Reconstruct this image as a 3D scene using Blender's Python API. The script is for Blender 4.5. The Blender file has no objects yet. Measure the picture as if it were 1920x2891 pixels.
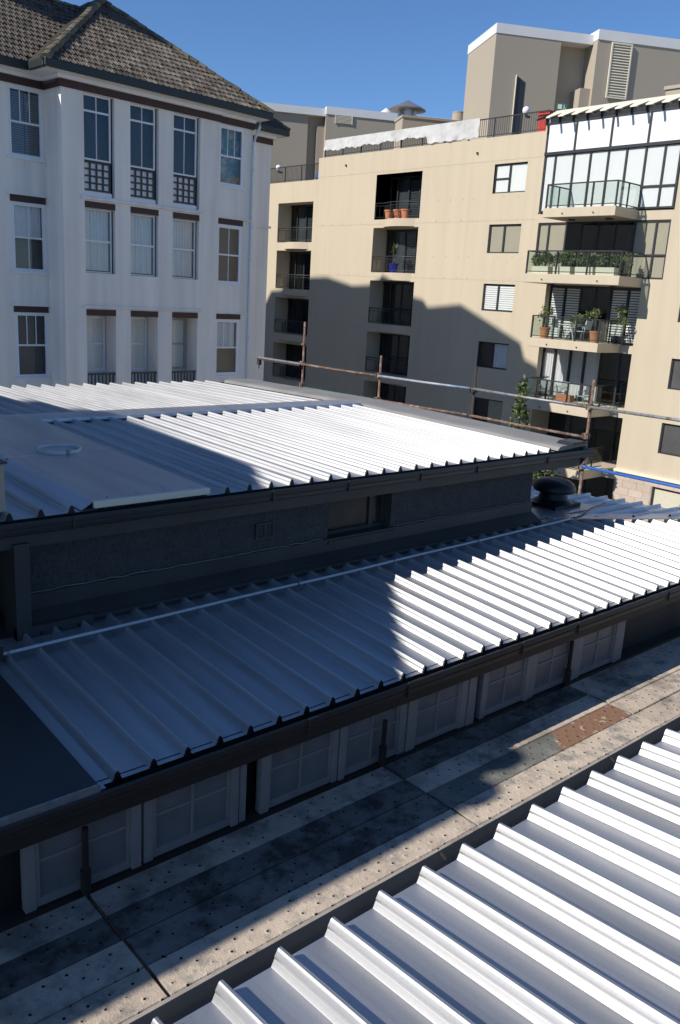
import bpy, bmesh, math, random
from mathutils import Vector, Matrix
random.seed(11)
S = bpy.context.scene
COL = S.collection
rad = math.radians

# ------------------------------------------------------------------ camera
F_PX, AZ, PITCH, ROLL = 2403.84, rad(41.891), rad(14.281), rad(-3.396)
fw = Vector((math.sin(AZ)*math.cos(PITCH), math.cos(AZ)*math.cos(PITCH), -math.sin(PITCH)))
rt = Vector((math.cos(AZ), -math.sin(AZ), 0))
dn = fw.cross(rt)
rt2 = rt*math.cos(ROLL) + dn*math.sin(ROLL)
dn2 = dn*math.cos(ROLL) - rt*math.sin(ROLL)
cam = bpy.data.cameras.new('camera')
cam.sensor_fit = 'VERTICAL'
cam.sensor_height = 36
cam.lens = 36*F_PX/2891
cam.clip_start = .05
cam.clip_end = 3000
camo = bpy.data.objects.new('camera', cam)
COL.objects.link(camo)
mw = Matrix.Identity(4)
for i in range(3):
    mw[i][0] = rt2[i]; mw[i][1] = -dn2[i]; mw[i][2] = -fw[i]
camo.matrix_world = mw
S.camera = camo

# ------------------------------------------------------------------ light
SUNV = Vector((-1.38, .36, 1.0)).normalized()           # towards the sun
elev = math.asin(SUNV.z)
azs = math.atan2(SUNV.x, SUNV.y)
w = bpy.data.worlds.new('World'); S.world = w; w.use_nodes = True
nt = w.node_tree
sky = nt.nodes.new('ShaderNodeTexSky')
sky.sky_type = 'NISHITA'; sky.sun_disc = False
sky.sun_elevation = elev; sky.sun_rotation = azs
sky.altitude = 800; sky.air_density = 1.0; sky.dust_density = .0; sky.ozone_density = 9
bg = nt.nodes['Background']; bg.inputs[1].default_value = .122
nt.links.new(sky.outputs[0], bg.inputs[0])
sl = bpy.data.lights.new('sun', 'SUN'); sl.energy = 5.0; sl.angle = rad(.35); sl.color = (1, .96, .90)
so = bpy.data.objects.new('sun', sl); COL.objects.link(so)
so.rotation_euler = (-SUNV).to_track_quat('-Z', 'Y').to_euler()
so.location = (-40, 20, 60)
S.view_settings.view_transform = 'Standard'
S.view_settings.look = 'None'
S.view_settings.exposure = .12
S.view_settings.gamma = 1

# ------------------------------------------------------------------ materials
def N(nt_, t, **kw):
    n = nt_.nodes.new(t)
    for k, v in kw.items(): setattr(n, k, v)
    return n

def mat(name, col, rough=.6, metal=0.0, var=.12, vs=3.0, bump=0.0, bs=60.0, blot=None, blots=2.0, blotw=.5, objr=0.0, spec=.5, streak=0.0, coat=0.0):
    """procedural surface: base colour, large soft variation, optional blotches of a second colour, grain relief"""
    m = bpy.data.materials.new(name); m.use_nodes = True
    t = m.node_tree; b = t.nodes['Principled BSDF']; L = t.links.new
    geo = N(t, 'ShaderNodeNewGeometry')
    pos = geo.outputs['Position']
    n1 = N(t, 'ShaderNodeTexNoise'); n1.inputs['Scale'].default_value = vs; n1.inputs['Detail'].default_value = 6
    L(pos, n1.inputs['Vector'])
    mx = N(t, 'ShaderNodeMix', data_type='RGBA')
    mx.inputs['A'].default_value = (*[c*(1-var*1.6) for c in col], 1)
    mx.inputs['B'].default_value = (*[min(1, c*(1+var*1.6)) for c in col], 1)
    L(n1.outputs[0], mx.inputs['Factor'])
    out = mx.outputs['Result']
    if streak:
        mp = N(t, 'ShaderNodeMapping'); mp.inputs['Scale'].default_value = (2.2, 2.2, .12)
        L(pos, mp.inputs['Vector'])
        n3 = N(t, 'ShaderNodeTexNoise'); n3.inputs['Scale'].default_value = 1.0; n3.inputs['Detail'].default_value = 7
        L(mp.outputs[0], n3.inputs['Vector'])
        r3 = N(t, 'ShaderNodeMapRange'); r3.inputs[1].default_value = .35; r3.inputs[2].default_value = .7; r3.inputs[3].default_value = 1; r3.inputs[4].default_value = 1-streak
        L(n3.outputs[0], r3.inputs[0])
        m3 = N(t, 'ShaderNodeMix', data_type='RGBA', blend_type='MULTIPLY'); m3.inputs['Factor'].default_value = 1
        L(out, m3.inputs['A']); L(r3.outputs[0], m3.inputs['B']); out = m3.outputs['Result']
    if blot:
        n2 = N(t, 'ShaderNodeTexNoise'); n2.inputs['Scale'].default_value = blots; n2.inputs['Detail'].default_value = 9; n2.inputs['Roughness'].default_value = .68
        L(pos, n2.inputs['Vector'])
        r2 = N(t, 'ShaderNodeMapRange'); r2.inputs[1].default_value = blotw-.06; r2.inputs[2].default_value = blotw+.1
        L(n2.outputs[0], r2.inputs[0])
        m2 = N(t, 'ShaderNodeMix', data_type='RGBA'); m2.inputs['B'].default_value = (*blot, 1)
        L(r2.outputs[0], m2.inputs['Factor']); L(out, m2.inputs['A']); out = m2.outputs['Result']
    if objr:
        oi = N(t, 'ShaderNodeObjectInfo')
        r4 = N(t, 'ShaderNodeMapRange'); r4.inputs[3].default_value = 1-objr; r4.inputs[4].default_value = 1+objr
        L(oi.outputs['Random'], r4.inputs[0])
        m4 = N(t, 'ShaderNodeMix', data_type='RGBA', blend_type='MULTIPLY'); m4.inputs['Factor'].default_value = 1
        L(out, m4.inputs['A']); L(r4.outputs[0], m4.inputs['B']); out = m4.outputs['Result']
    L(out, b.inputs['Base Color'])
    b.inputs['Roughness'].default_value = rough
    b.inputs['Metallic'].default_value = metal
    b.inputs['Specular IOR Level'].default_value = spec
    b.inputs['Coat Weight'].default_value = coat
    if bump:
        n5 = N(t, 'ShaderNodeTexNoise'); n5.inputs['Scale'].default_value = bs; n5.inputs['Detail'].default_value = 4
        L(pos, n5.inputs['Vector'])
        bp = N(t, 'ShaderNodeBump'); bp.inputs['Strength'].default_value = bump; bp.inputs['Distance'].default_value = .02
        L(n5.outputs[0], bp.inputs['Height']); L(bp.outputs[0], b.inputs['Normal'])
    return m

def zinc(name, rough=.48, col=(.50, .497, .495), aniso=.22):
    """bright zinc-aluminium roofing: metal with faint spangle, smears and a slightly uneven pan"""
    m = bpy.data.materials.new(name); m.use_nodes = True
    t = m.node_tree; b = t.nodes['Principled BSDF']; L = t.links.new
    pos = N(t, 'ShaderNodeNewGeometry').outputs['Position']
    v = N(t, 'ShaderNodeTexVoronoi'); v.inputs['Scale'].default_value = 170
    L(pos, v.inputs['Vector'])
    n1 = N(t, 'ShaderNodeTexNoise'); n1.inputs['Scale'].default_value = 2.3; n1.inputs['Detail'].default_value = 8
    L(pos, n1.inputs['Vector'])
    bw = N(t, 'ShaderNodeRGBToBW'); L(v.outputs['Color'], bw.inputs[0])
    a = N(t, 'ShaderNodeMath', operation='MULTIPLY_ADD'); a.inputs[1].default_value = .10; a.inputs[2].default_value = .93
    L(bw.outputs[0], a.inputs[0])
    oi = N(t, 'ShaderNodeObjectInfo')
    a2 = N(t, 'ShaderNodeMath', operation='MULTIPLY_ADD'); a2.inputs[1].default_value = .07
    L(oi.outputs['Random'], a2.inputs[0]); L(a.outputs[0], a2.inputs[2])
    mx = N(t, 'ShaderNodeMix', data_type='RGBA', blend_type='MULTIPLY'); mx.inputs['Factor'].default_value = 1
    mx.inputs['A'].default_value = (*col, 1); L(a2.outputs[0], mx.inputs['B'])
    # faint rain-washed dust running down the fall of the sheets
    mp = N(t, 'ShaderNodeMapping'); mp.inputs['Scale'].default_value = (9, .55, 3); L(pos, mp.inputs['Vector'])
    n4 = N(t, 'ShaderNodeTexNoise'); n4.inputs['Scale'].default_value = 1; n4.inputs['Detail'].default_value = 8; L(mp.outputs[0], n4.inputs['Vector'])
    r4 = N(t, 'ShaderNodeMapRange'); r4.inputs[1].default_value = .35; r4.inputs[2].default_value = .7; r4.inputs[3].default_value = 1.06; r4.inputs[4].default_value = .84; L(n4.outputs[0], r4.inputs[0])
    m4 = N(t, 'ShaderNodeMix', data_type='RGBA', blend_type='MULTIPLY'); m4.inputs['Factor'].default_value = 1
    L(mx.outputs['Result'], m4.inputs['A']); L(r4.outputs[0], m4.inputs['B'])
    L(m4.outputs['Result'], b.inputs['Base Color'])
    b.inputs['Metallic'].default_value = .78
    b.inputs['Anisotropic'].default_value = aniso      # rolled sheet: highlights smear along the rolling direction
    tv = N(t, 'ShaderNodeCombineXYZ'); tv.inputs[1].default_value = 1
    L(tv.outputs[0], b.inputs['Tangent'])
    r = N(t, 'ShaderNodeMapRange'); r.inputs[1].default_value = .3; r.inputs[2].default_value = .7; r.inputs[3].default_value = rough-.015; r.inputs[4].default_value = rough+.02
    L(n1.outputs[0], r.inputs[0]); L(r.outputs[0], b.inputs['Roughness'])
    n2 = N(t, 'ShaderNodeTexNoise'); n2.inputs['Scale'].default_value = 5; n2.inputs['Detail'].default_value = 2
    L(pos, n2.inputs['Vector'])
    bp = N(t, 'ShaderNodeBump'); bp.inputs['Strength'].default_value = .05; bp.inputs['Distance'].default_value = .02
    L(n2.outputs[0], bp.inputs['Height']); L(bp.outputs[0], b.inputs['Normal'])
    return m

def glass(name, tint=(.95, .955, .95), refl=.05, rough=.02, gain=.75):
    m = bpy.data.materials.new(name); m.use_nodes = True
    t = m.node_tree; t.nodes.remove(t.nodes['Principled BSDF']); L = t.links.new
    o = t.nodes['Material Output']
    tr = N(t, 'ShaderNodeBsdfTransparent'); tr.inputs[0].default_value = (*tint, 1)
    gl = N(t, 'ShaderNodeBsdfGlossy'); gl.inputs['Roughness'].default_value = rough; gl.inputs[0].default_value = (.9, .95, 1, 1)
    lw = N(t, 'ShaderNodeLayerWeight'); lw.inputs[0].default_value = .5
    fr = N(t, 'ShaderNodeMath', operation='POWER'); fr.inputs[1].default_value = 4.5; L(lw.outputs['Facing'], fr.inputs[0])
    ad = N(t, 'ShaderNodeMath', operation='MULTIPLY_ADD'); ad.inputs[1].default_value = gain; ad.inputs[2].default_value = refl; ad.use_clamp = True
    L(fr.outputs[0], ad.inputs[0])
    pos = N(t, 'ShaderNodeNewGeometry').outputs['Position']
    n2 = N(t, 'ShaderNodeTexNoise'); n2.inputs['Scale'].default_value = 1.3
    L(pos, n2.inputs['Vector'])
    bp = N(t, 'ShaderNodeBump'); bp.inputs['Strength'].default_value = .05; bp.inputs['Distance'].default_value = .05
    L(n2.outputs[0], bp.inputs['Height']); L(bp.outputs[0], gl.inputs['Normal'])
    mx = N(t, 'ShaderNodeMixShader'); L(ad.outputs[0], mx.inputs[0]); L(tr.outputs[0], mx.inputs[1]); L(gl.outputs[0], mx.inputs[2])
    L(mx.outputs[0], o.inputs[0])
    return m

def plank_mat(name, col, blot, blotw=.5, rust=None):
    """scaffold board: cement-splashed steel with a staggered grid of small punched dimples"""
    m = mat(name, col, rough=.85, var=.18, vs=6, blot=blot, blots=5.0, blotw=blotw, bump=.25, bs=90, objr=.16, spec=.2)
    t = m.node_tree; L = t.links.new; b = t.nodes['Principled BSDF']
    src = b.inputs['Base Color'].links[0].from_socket
    tc = N(t, 'ShaderNodeTexCoord')
    g_ = N(t, 'ShaderNodeNewGeometry')
    nb_ = N(t, 'ShaderNodeTexNoise'); nb_.inputs['Scale'].default_value = 1.15; nb_.inputs['Detail'].default_value = 10; nb_.inputs['Roughness'].default_value = .62
    L(g_.outputs['Position'], nb_.inputs['Vector'])
    rb_ = N(t, 'ShaderNodeMapRange'); rb_.inputs[1].default_value = .54; rb_.inputs[2].default_value = .66; rb_.inputs[4].default_value = .55; L(nb_.outputs[0], rb_.inputs[0])
    mb_ = N(t, 'ShaderNodeMix', data_type='RGBA'); mb_.inputs['B'].default_value = (.045, .042, .038, 1)
    L(rb_.outputs[0], mb_.inputs['Factor']); L(src, mb_.inputs['A']); src = mb_.outputs['Result']
    if rust:
        sp = N(t, 'ShaderNodeSeparateXYZ'); L(tc.outputs['Object'], sp.inputs[0])
        nn = N(t, 'ShaderNodeTexNoise'); nn.inputs['Scale'].default_value = 4; nn.inputs['Detail'].default_value = 6
        L(tc.outputs['Object'], nn.inputs['Vector'])
        ad = N(t, 'ShaderNodeMath', operation='MULTIPLY_ADD'); ad.inputs[1].default_value = 1.5; L(nn.outputs[0], ad.inputs[0]); L(sp.outputs[0], ad.inputs[2])
        rr = N(t, 'ShaderNodeMapRange'); rr.inputs[1].default_value = rust; rr.inputs[2].default_value = rust+.04; L(ad.outputs[0], rr.inputs[0])
        n6 = N(t, 'ShaderNodeTexNoise'); n6.inputs['Scale'].default_value = 14; n6.inputs['Detail'].default_value = 6; L(tc.outputs['Object'], n6.inputs['Vector'])
        r6 = N(t, 'ShaderNodeMapRange'); r6.inputs[1].default_value = .60; r6.inputs[2].default_value = .66; L(n6.outputs[0], r6.inputs[0])
        mr = N(t, 'ShaderNodeMix', data_type='RGBA'); mr.inputs['A'].default_value = (.26, .145, .09, 1); mr.inputs['B'].default_value = (.5, .42, .33, 1)
        L(r6.outputs[0], mr.inputs['Factor'])
        m7 = N(t, 'ShaderNodeMix', data_type='RGBA'); L(rr.outputs[0], m7.inputs['Factor']); L(src, m7.inputs['A']); L(mr.outputs['Result'], m7.inputs['B'])
        src = m7.outputs['Result']
    mp = N(t, 'ShaderNodeMapping'); mp.inputs['Rotation'].default_value = (0, 0, rad(45)); mp.inputs['Scale'].default_value = (11.5, 11.5, 0)
    L(tc.outputs['Object'], mp.inputs['Vector'])
    vo = N(t, 'ShaderNodeTexVoronoi'); vo.inputs['Scale'].default_value = 1; vo.inputs['Randomness'].default_value = .14
    L(mp.outputs[0], vo.inputs['Vector'])
    r = N(t, 'ShaderNodeMapRange'); r.inputs[1].default_value = .09; r.inputs[2].default_value = .115; L(vo.outputs['Distance'], r.inputs[0])
    mm = N(t, 'ShaderNodeMix', data_type='RGBA'); mm.inputs['A'].default_value = (.012, .012, .012, 1)
    L(r.outputs[0], mm.inputs['Factor']); L(src, mm.inputs['B'])
    L(mm.outputs['Result'], b.inputs['Base Color'])
    h = N(t, 'ShaderNodeMapRange'); h.inputs[1].default_value = .10; h.inputs[2].default_value = .26; h.inputs[3].default_value = 1; h.inputs[4].default_value = 0
    L(vo.outputs['Distance'], h.inputs[0])
    bp = N(t, 'ShaderNodeBump'); bp.inputs['Strength'].default_value = .5; bp.inputs['Distance'].default_value = .006
    L(h.outputs[0], bp.inputs['Height'])
    old = b.inputs['Normal'].links[0].from_socket; L(old, bp.inputs['Normal']); L(bp.outputs[0], b.inputs['Normal'])
    return m

M = {}
M['zinc'] = zinc('zinc_roofing')
M['zinc_flash'] = zinc('zinc_flashing', .40, (.52, .52, .52), .2)
M['zinc_tray'] = zinc('smooth_zinc_tray', .34, (.44, .44, .445), .1)
M['grey_flash'] = mat('weathered_grey_flashing', (.25, .24, .22), .6, .0, .15, 2, streak=.15)
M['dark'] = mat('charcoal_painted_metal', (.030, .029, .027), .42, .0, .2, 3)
M['dark2'] = mat('charcoal_fascia_paint', (.050, .046, .040), .55, .0, .18, 3, streak=.2)
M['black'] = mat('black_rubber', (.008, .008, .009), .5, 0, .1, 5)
M['rough'] = mat('dark_roughcast_render', (.070, .066, .060), .95, 0, .25, 9, bump=1.0, bs=34, blot=(.035, .035, .036), blots=30, blotw=.55)
M['sealant'] = mat('pale_sealant', (.27, .255, .23), .8, 0, .3, 20)
M['wframe'] = mat('weathered_window_paint', (.42, .39, .35), .6, 0, .12, 8, streak=.15)
M['pvc'] = mat('grey_pvc', (.55, .55, .54), .45, 0, .05, 4)
M['tree_g'] = None
M['white'] = mat('off_white_render', (.92, .865, .79), .9, 0, .04, .7, bump=.25, bs=22, streak=.19, spec=.2)
M['whitep'] = mat('white_paint', (.80, .80, .80), .5, 0, .03, 3)
M['brown'] = mat('dark_maroon_paint', (.050, .020, .018), .6, 0, .12, 4)
M['greenb'] = mat('dark_green_gutter_paint', (.014, .022, .019), .45, 0, .2, 3)
M['tile'] = mat('weathered_terracotta_tile', (.155, .130, .104), .92, 0, .28, 7, blot=(.075, .064, .052), blots=2.6, blotw=.53, objr=.42, bump=.3, bs=40, spec=.15)
M['ridge'] = mat('lichen_ridge_tile', (.17, .15, .105), .95, 0, .3, 5, blot=(.115, .105, .075), blots=4, blotw=.52, objr=.3, bump=.4, bs=30, spec=.1)
M['tan'] = mat('cream_render', (.535, .455, .333), .9, 0, .04, .25, streak=.06, spec=.15, bump=.08, bs=30)
M['tan2'] = mat('grey_beige_render', (.39, .338, .265), .9, 0, .025, .4, spec=.15)
M['tan3'] = mat('cream_render_joint', (.46, .39, .285), .9, 0, .03, .5, spec=.1)
M['cream'] = mat('pale_cream_trim', (.72, .66, .52), .7, 0, .03, 1)
M['fascia'] = mat('white_roof_fascia', (.70, .70, .68), .55, 0, .04, 1)
M['frame'] = mat('dark_aluminium_frame', (.035, .038, .043), .4, .2, .08, 6)
M['rail'] = mat('dark_steel_rail', (.028, .030, .032), .45, .2, .1, 6)
M['glass'] = glass('window_glass', refl=.028)
M['glassd'] = glass('tinted_window_glass', (.50, .53, .54), .06)
M['glassb'] = glass('balustrade_glass', (.90, .94, .92), .045, gain=.6)
M['gutg'] = mat('dusty_grey_gutter', (.21, .21, .205), .5, .2, .2, 4, blot=(.22, .19, .15), blots=8, blotw=.62)
M['dusky'] = mat('dark_dusty_glass', (.022, .021, .020), .22, 0, .3, 5, blot=(.05, .042, .03), blots=2.5, blotw=.55, spec=.3)
M['dustlip'] = mat('dusty_tan_edge', (.36, .31, .25), .8, 0, .25, 12, blot=(.18, .10, .06), blots=10, blotw=.6)
M['dusty'] = mat('dusty_old_glass', (.27, .26, .245), .4, 0, .2, 5, blot=(.33, .31, .29), blots=3, blotw=.6)
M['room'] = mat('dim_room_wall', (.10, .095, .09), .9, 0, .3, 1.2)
M['blindw'] = mat('white_blind', (.80, .81, .78), .8, 0, .02, 2)
M['blindk'] = mat('khaki_blind', (.40, .36, .27), .9, 0, .05, 1.5)
M['curtain'] = mat('sheer_white_curtain', (.70, .70, .70), .9, 0, .06, 4)
M['panelw'] = mat('opal_white_glazing', (.82, .83, .82), .15, 0, .015, 1.2, coat=.4)
M['stone'] = mat('pinkish_stone_block', (.50, .40, .32), .95, 0, .08, 6, bump=.5, bs=30, objr=.08)
M['mortar'] = mat('stone_joint', (.46, .375, .305), .95, 0, .08, 6)
M['terra'] = mat('terracotta_pot', (.50, .19, .09), .85, 0, .1, 6)
M['blue'] = mat('cobalt_glazed_pot', (.012, .02, .30), .25, 0, .1, 6)
M['bluep'] = mat('blue_painted_tube', (.03, .12, .42), .5, 0, .15, 8, blot=(.20, .30, .50), blots=12, blotw=.64)
M['rust'] = mat('rusty_steel_tube', (.16, .085, .055), .85, .1, .35, 14, blot=(.30, .27, .23), blots=9, blotw=.54, bump=.3, bs=70)
M['rustd'] = mat('dark_rusty_steel', (.050, .036, .030), .85, .1, .3, 14, bump=.3, bs=70)
M['galv'] = mat('galvanised_tube', (.30, .31, .31), .55, .5, .2, 9, blot=(.16, .12, .09), blots=8, blotw=.56)
M['galvb'] = mat('paint_splashed_tube', (.34, .35, .36), .6, .2, .2, 9, blot=(.10, .22, .36), blots=7, blotw=.55)
M['greent'] = mat('green_painted_tube', (.07, .15, .11), .6, 0, .2, 9, blot=(.2, .18, .15), blots=8, blotw=.6)
M['cloth'] = mat('white_shade_cloth', (.54, .53, .51), .9, 0, .14, 3, blot=(.40, .39, .37), blots=1.5, blotw=.55)
M['red'] = mat('red_painted_metal', (.55, .045, .03), .5, 0, .06, 4)
M['greens'] = mat('exit_sign_green', (.03, .25, .12), .4, 0, .05, 5)
M['chairm'] = mat('pale_grey_metal_chair', (.55, .56, .55), .5, .2, .05, 5)
M['chaird'] = mat('grey_mesh_chair', (.25, .26, .25), .7, 0, .05, 5)
M['pale_ground'] = mat('pale_bounce_paving', (.33, .31, .275), .9, 0, .12, .6, blot=(.24, .225, .20), blots=.5, blotw=.5)  # ground tone made pale to bounce light up onto the white house
M['bark'] = mat('grey_bark', (.12, .10, .08), .9, 0, .25, 12)
M['leaf'] = mat('light_green_leaf', (.10, .135, .045), .6, 0, .35, 9, objr=.2)
M['leafd'] = mat('mid_green_leaf', (.13, .155, .055), .6, 0, .4, 12, objr=.2)
M['caster_wall'] = mat('dark_caster_wall', (.12, .09, .075), .9, 0, .2, 2)  # dark walls for the unseen shadow-casting buildings
M['plank'] = plank_mat('cement_splashed_plank', (.55, .45, .345), (.25, .23, .20), .55)
M['plankd'] = plank_mat('dark_stained_plank', (.21, .19, .165), (.075, .065, .055), .50)
M['plankg'] = plank_mat('green_grey_plank', (.20, .20, .175), (.33, .30, .25), .57, rust=1.02)
M['solar'] = mat('clear_plastic_rim', (.55, .57, .58), .2, 0, .1, 12, coat=.5)

# ------------------------------------------------------------------ helpers
WL = {}
class MB:
    def __init__(self, fn=None):
        self.v = []; self.f = []; self.fn = fn
    def p(self, a):
        if self.fn: a = self.fn(*a)
        self.v.append(tuple(a)); return len(self.v)-1
    def poly(self, *pts):
        self.f.append([self.p(a) for a in pts]); return self
    def box(self, x0, x1, y0, y1, z0, z1):
        i = [self.p(a) for a in ((x0,y0,z0),(x1,y0,z0),(x1,y1,z0),(x0,y1,z0),(x0,y0,z1),(x1,y0,z1),(x1,y1,z1),(x0,y1,z1))]
        for q in ((0,3,2,1),(4,5,6,7),(0,1,5,4),(1,2,6,5),(2,3,7,6),(3,0,4,7)): self.f.append([i[k] for k in q])
        return self
    def ext(self, prof, vec, closed=True, caps=True):
        n = len(prof); a = [self.p(q) for q in prof]; b = [self.p([q[k]+vec[k] for k in range(3)]) for q in prof]
        for k in range(n if closed else n-1):
            self.f.append([a[k], a[(k+1) % n], b[(k+1) % n], b[k]])
        if closed and caps: self.f.append(a[::-1]); self.f.append(b)
        return self
    def tube(self, pts, r, n=10, r2=None):
        pts = [Vector(q) for q in pts]; rings = []
        for k, q in enumerate(pts):
            d = (pts[min(k+1, len(pts)-1)]-pts[max(k-1, 0)]).normalized()
            a = d.cross(Vector((0, 0, 1)));
            if a.length < .05: a = d.cross(Vector((1, 0, 0)))
            a.normalize(); b = d.cross(a)
            rr = r if r2 is None else r+(r2-r)*k/(len(pts)-1)
            rings.append([self.p(q+(a*math.cos(2*math.pi*j/n)+b*math.sin(2*math.pi*j/n))*rr) for j in range(n)])
        for A, B in zip(rings, rings[1:]):
            for j in range(n): self.f.append([A[j], A[(j+1) % n], B[(j+1) % n], B[j]])
        self.f.append(rings[0][::-1]); self.f.append(rings[-1])
        return self
    def lathe(self, c, prof, n=20, cap=True):
        rings = [[self.p((c[0]+r*math.cos(2*math.pi*j/n), c[1]+r*math.sin(2*math.pi*j/n), c[2]+z)) for j in range(n)] for r, z in prof]
        for A, B in zip(rings, rings[1:]):
            for j in range(n): self.f.append([A[j], A[(j+1) % n], B[(j+1) % n], B[j]])
        if cap: self.f.append(rings[0][::-1]); self.f.append(rings[-1])
        return self
    def wall(self, fn, u0, u1, v0, v1, holes, depth):
        us = sorted({u0, u1, *[h[0] for h in holes], *[h[1] for h in holes]}); us = [u for u in us if u0 <= u <= u1]
        vs = sorted({v0, v1, *[h[2] for h in holes], *[h[3] for h in holes]}); vs = [v for v in vs if v0 <= v <= v1]
        for a, b in zip(us, us[1:]):
            for c, d in zip(vs, vs[1:]):
                mu, mv = (a+b)/2, (c+d)/2
                if any(h[0] < mu < h[1] and h[2] < mv < h[3] for h in holes): continue
                self.poly(fn(a, c, 0), fn(b, c, 0), fn(b, d, 0), fn(a, d, 0))
        for h in holes:
            a, b, c, d = h[:4]; e = -(h[4] if len(h) > 4 else depth)
            for (p, q) in (((a, c), (b, c)), ((b, c), (b, d)), ((b, d), (a, d)), ((a, d), (a, c))):
                self.poly(fn(*p, 0), fn(*q, 0), fn(*q, e), fn(*p, e))
        return self
    def build(self, name, m, parent=None, smooth=False, bevel=0, kind=None):
        me = bpy.data.meshes.new(name)
        xs = [a[0] for a in self.v]; ys = [a[1] for a in self.v]; zs = [a[2] for a in self.v]
        o0 = Vector(((min(xs)+max(xs))/2, (min(ys)+max(ys))/2, min(zs)))
        me.from_pydata([Vector(a)-o0 for a in self.v], [], self.f)
        bm = bmesh.new(); bm.from_mesh(me)
        bmesh.ops.recalc_face_normals(bm, faces=bm.faces); bm.to_mesh(me); bm.free()
        if smooth:
            for pl in me.polygons: pl.use_smooth = True
        me.materials.append(M[m] if isinstance(m, str) else m)
        o = bpy.data.objects.new(name, me); COL.objects.link(o)
        WL[o.name] = o0
        if parent: o.parent = parent; o.location = o0-WL[parent.name]
        else: o.location = o0
        if bevel:
            b = o.modifiers.new('bevel', 'BEVEL'); b.width = bevel; b.segments = 2; b.limit_method = 'ANGLE'; b.angle_limit = rad(40)
        if smooth == 'auto':
            bmx = bmesh.new(); bmx.from_mesh(me)
            for e in bmx.edges:
                if len(e.link_faces) != 2 or e.calc_face_angle(0) > rad(35): e.smooth = False
            bmx.to_mesh(me); bmx.free()
        if kind: o['kind'] = kind
        return o
def tag(o, label, cat, group=None, kind=None):
    o['label'] = label; o['category'] = cat
    if group: o['group'] = group
    if kind: o['kind'] = kind
    return o
def thing(name, label, cat, loc, group=None):
    o = bpy.data.objects.new(name, None); COL.objects.link(o); o.location = loc; o.empty_display_size = .2
    WL[o.name] = Vector(loc); return tag(o, label, cat, group)
def dup(src, parent, world):
    """copy of one mesh object (shared mesh data) placed with its origin at world"""
    c = src.copy(); COL.objects.link(c); WL[c.name] = Vector(world)
    c.parent = parent; c.location = Vector(world)-(WL[parent.name] if parent else Vector())
    return c
def copy_tree(o, delta, parent=None):
    c = o.copy(); COL.objects.link(c); WL[c.name] = WL[o.name]+Vector(delta)
    if parent: c.parent = parent; c.location = WL[c.name]-WL[parent.name]
    else: c.location = WL[c.name]
    for ch in list(o.children): copy_tree(ch, delta, c)
    return c
def structure(o): o['kind'] = 'structure'; return o

# ------------------------------------------------------------------ ground
g = MB().poly((-500, -500, -14), (700, -500, -14), (700, 700, -14), (-500, 700, -14)).build('ground', 'pale_ground'); structure(g)

# ================================================================== METAL ROOFS
SP = .233
RH = .056
HALF = [(-.031, 0), (-.029, .002), (-.0215, .019), (-.0190, .023), (-.0195, .030), (-.0180, .034), (-.0110, .047), (-.0075, .0535), (-.004, RH)]
RIB = [(-.1165, 0)]+HALF+[(-a, b) for a, b in HALF[::-1]]+[(.1165, 0)]
def sheet(x, y0, z0, y1, z1, parent, m='zinc', name='roof_sheet', overlap=.004, rs=1.0):
    mb = MB()
    pr = [(px*(1+overlap if abs(px) > .1 else rs), pz*rs) for px, pz in RIB]
    L = y1-y0; nseg = max(1, int(abs(L)/.9))
    rows = []
    for s in range(nseg+1):
        t = s/nseg
        wob = .0018*math.sin(6.1*t+x*7) if 0 < s < nseg else 0
        rows.append([mb.p((x+px, y0+L*t, z0+(z1-z0)*t+pz+wob*(pz == 0))) for px, pz in pr])
    for A, B in zip(rows, rows[1:]):
        for j in range(len(pr)-1): mb.f.append([A[j], A[j+1], B[j+1], B[j]])
    # turned-down drip edge at the low end of each pan
    return mb.build(name, m, parent, smooth='auto')
def rib_end_mesh(x, y, z, parent):
    pr = [(x+px*.84, y-.010, z-.004+pz*1.03) for px, pz in RIB[1:-1]]
    return MB().ext(pr, (0, .035, 0)).build('rib_end', 'black', parent)
def gutter(x0, x1, yb, yl, zt, h, parent, name='gutter', m='dark'):
    """quad gutter: back, sole, beaded front and rolled lip, swept along x"""
    e = .004
    fr = [(yb, zt), (yb, zt-h), (yl+.030, zt-h), (yl+.010, zt-h+.012), (yl+.004, zt-h*.62), (yl-.004, zt-h*.60), (yl-.004, zt-h*.50), (yl+.002, zt-h*.47), (yl, zt-h*.27), (yl-.006, zt-h*.25), (yl-.006, zt-.010), (yl+.002, zt+.002), (yl+.012, zt-.002), (yl+.012, zt-.012)]
    back = [(y+.006 if y < yb-.01 else y-e, z+.004) for y, z in fr][::-1]
    prof = [(x0, y, z) for y, z in fr[:]] + [(x0, fr[-1][0]+.001, fr[-1][1]-.003), (x0, yl+.012, zt-h*.5), (x0, yl+.016, zt-h+.02), (x0, yl+.036, zt-h+.006), (x0, yb-.006, zt-h+.006), (x0, yb-.006, zt)]
    return MB().ext(prof, (x1-x0, 0, 0)).build(name, m, parent)

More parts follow.
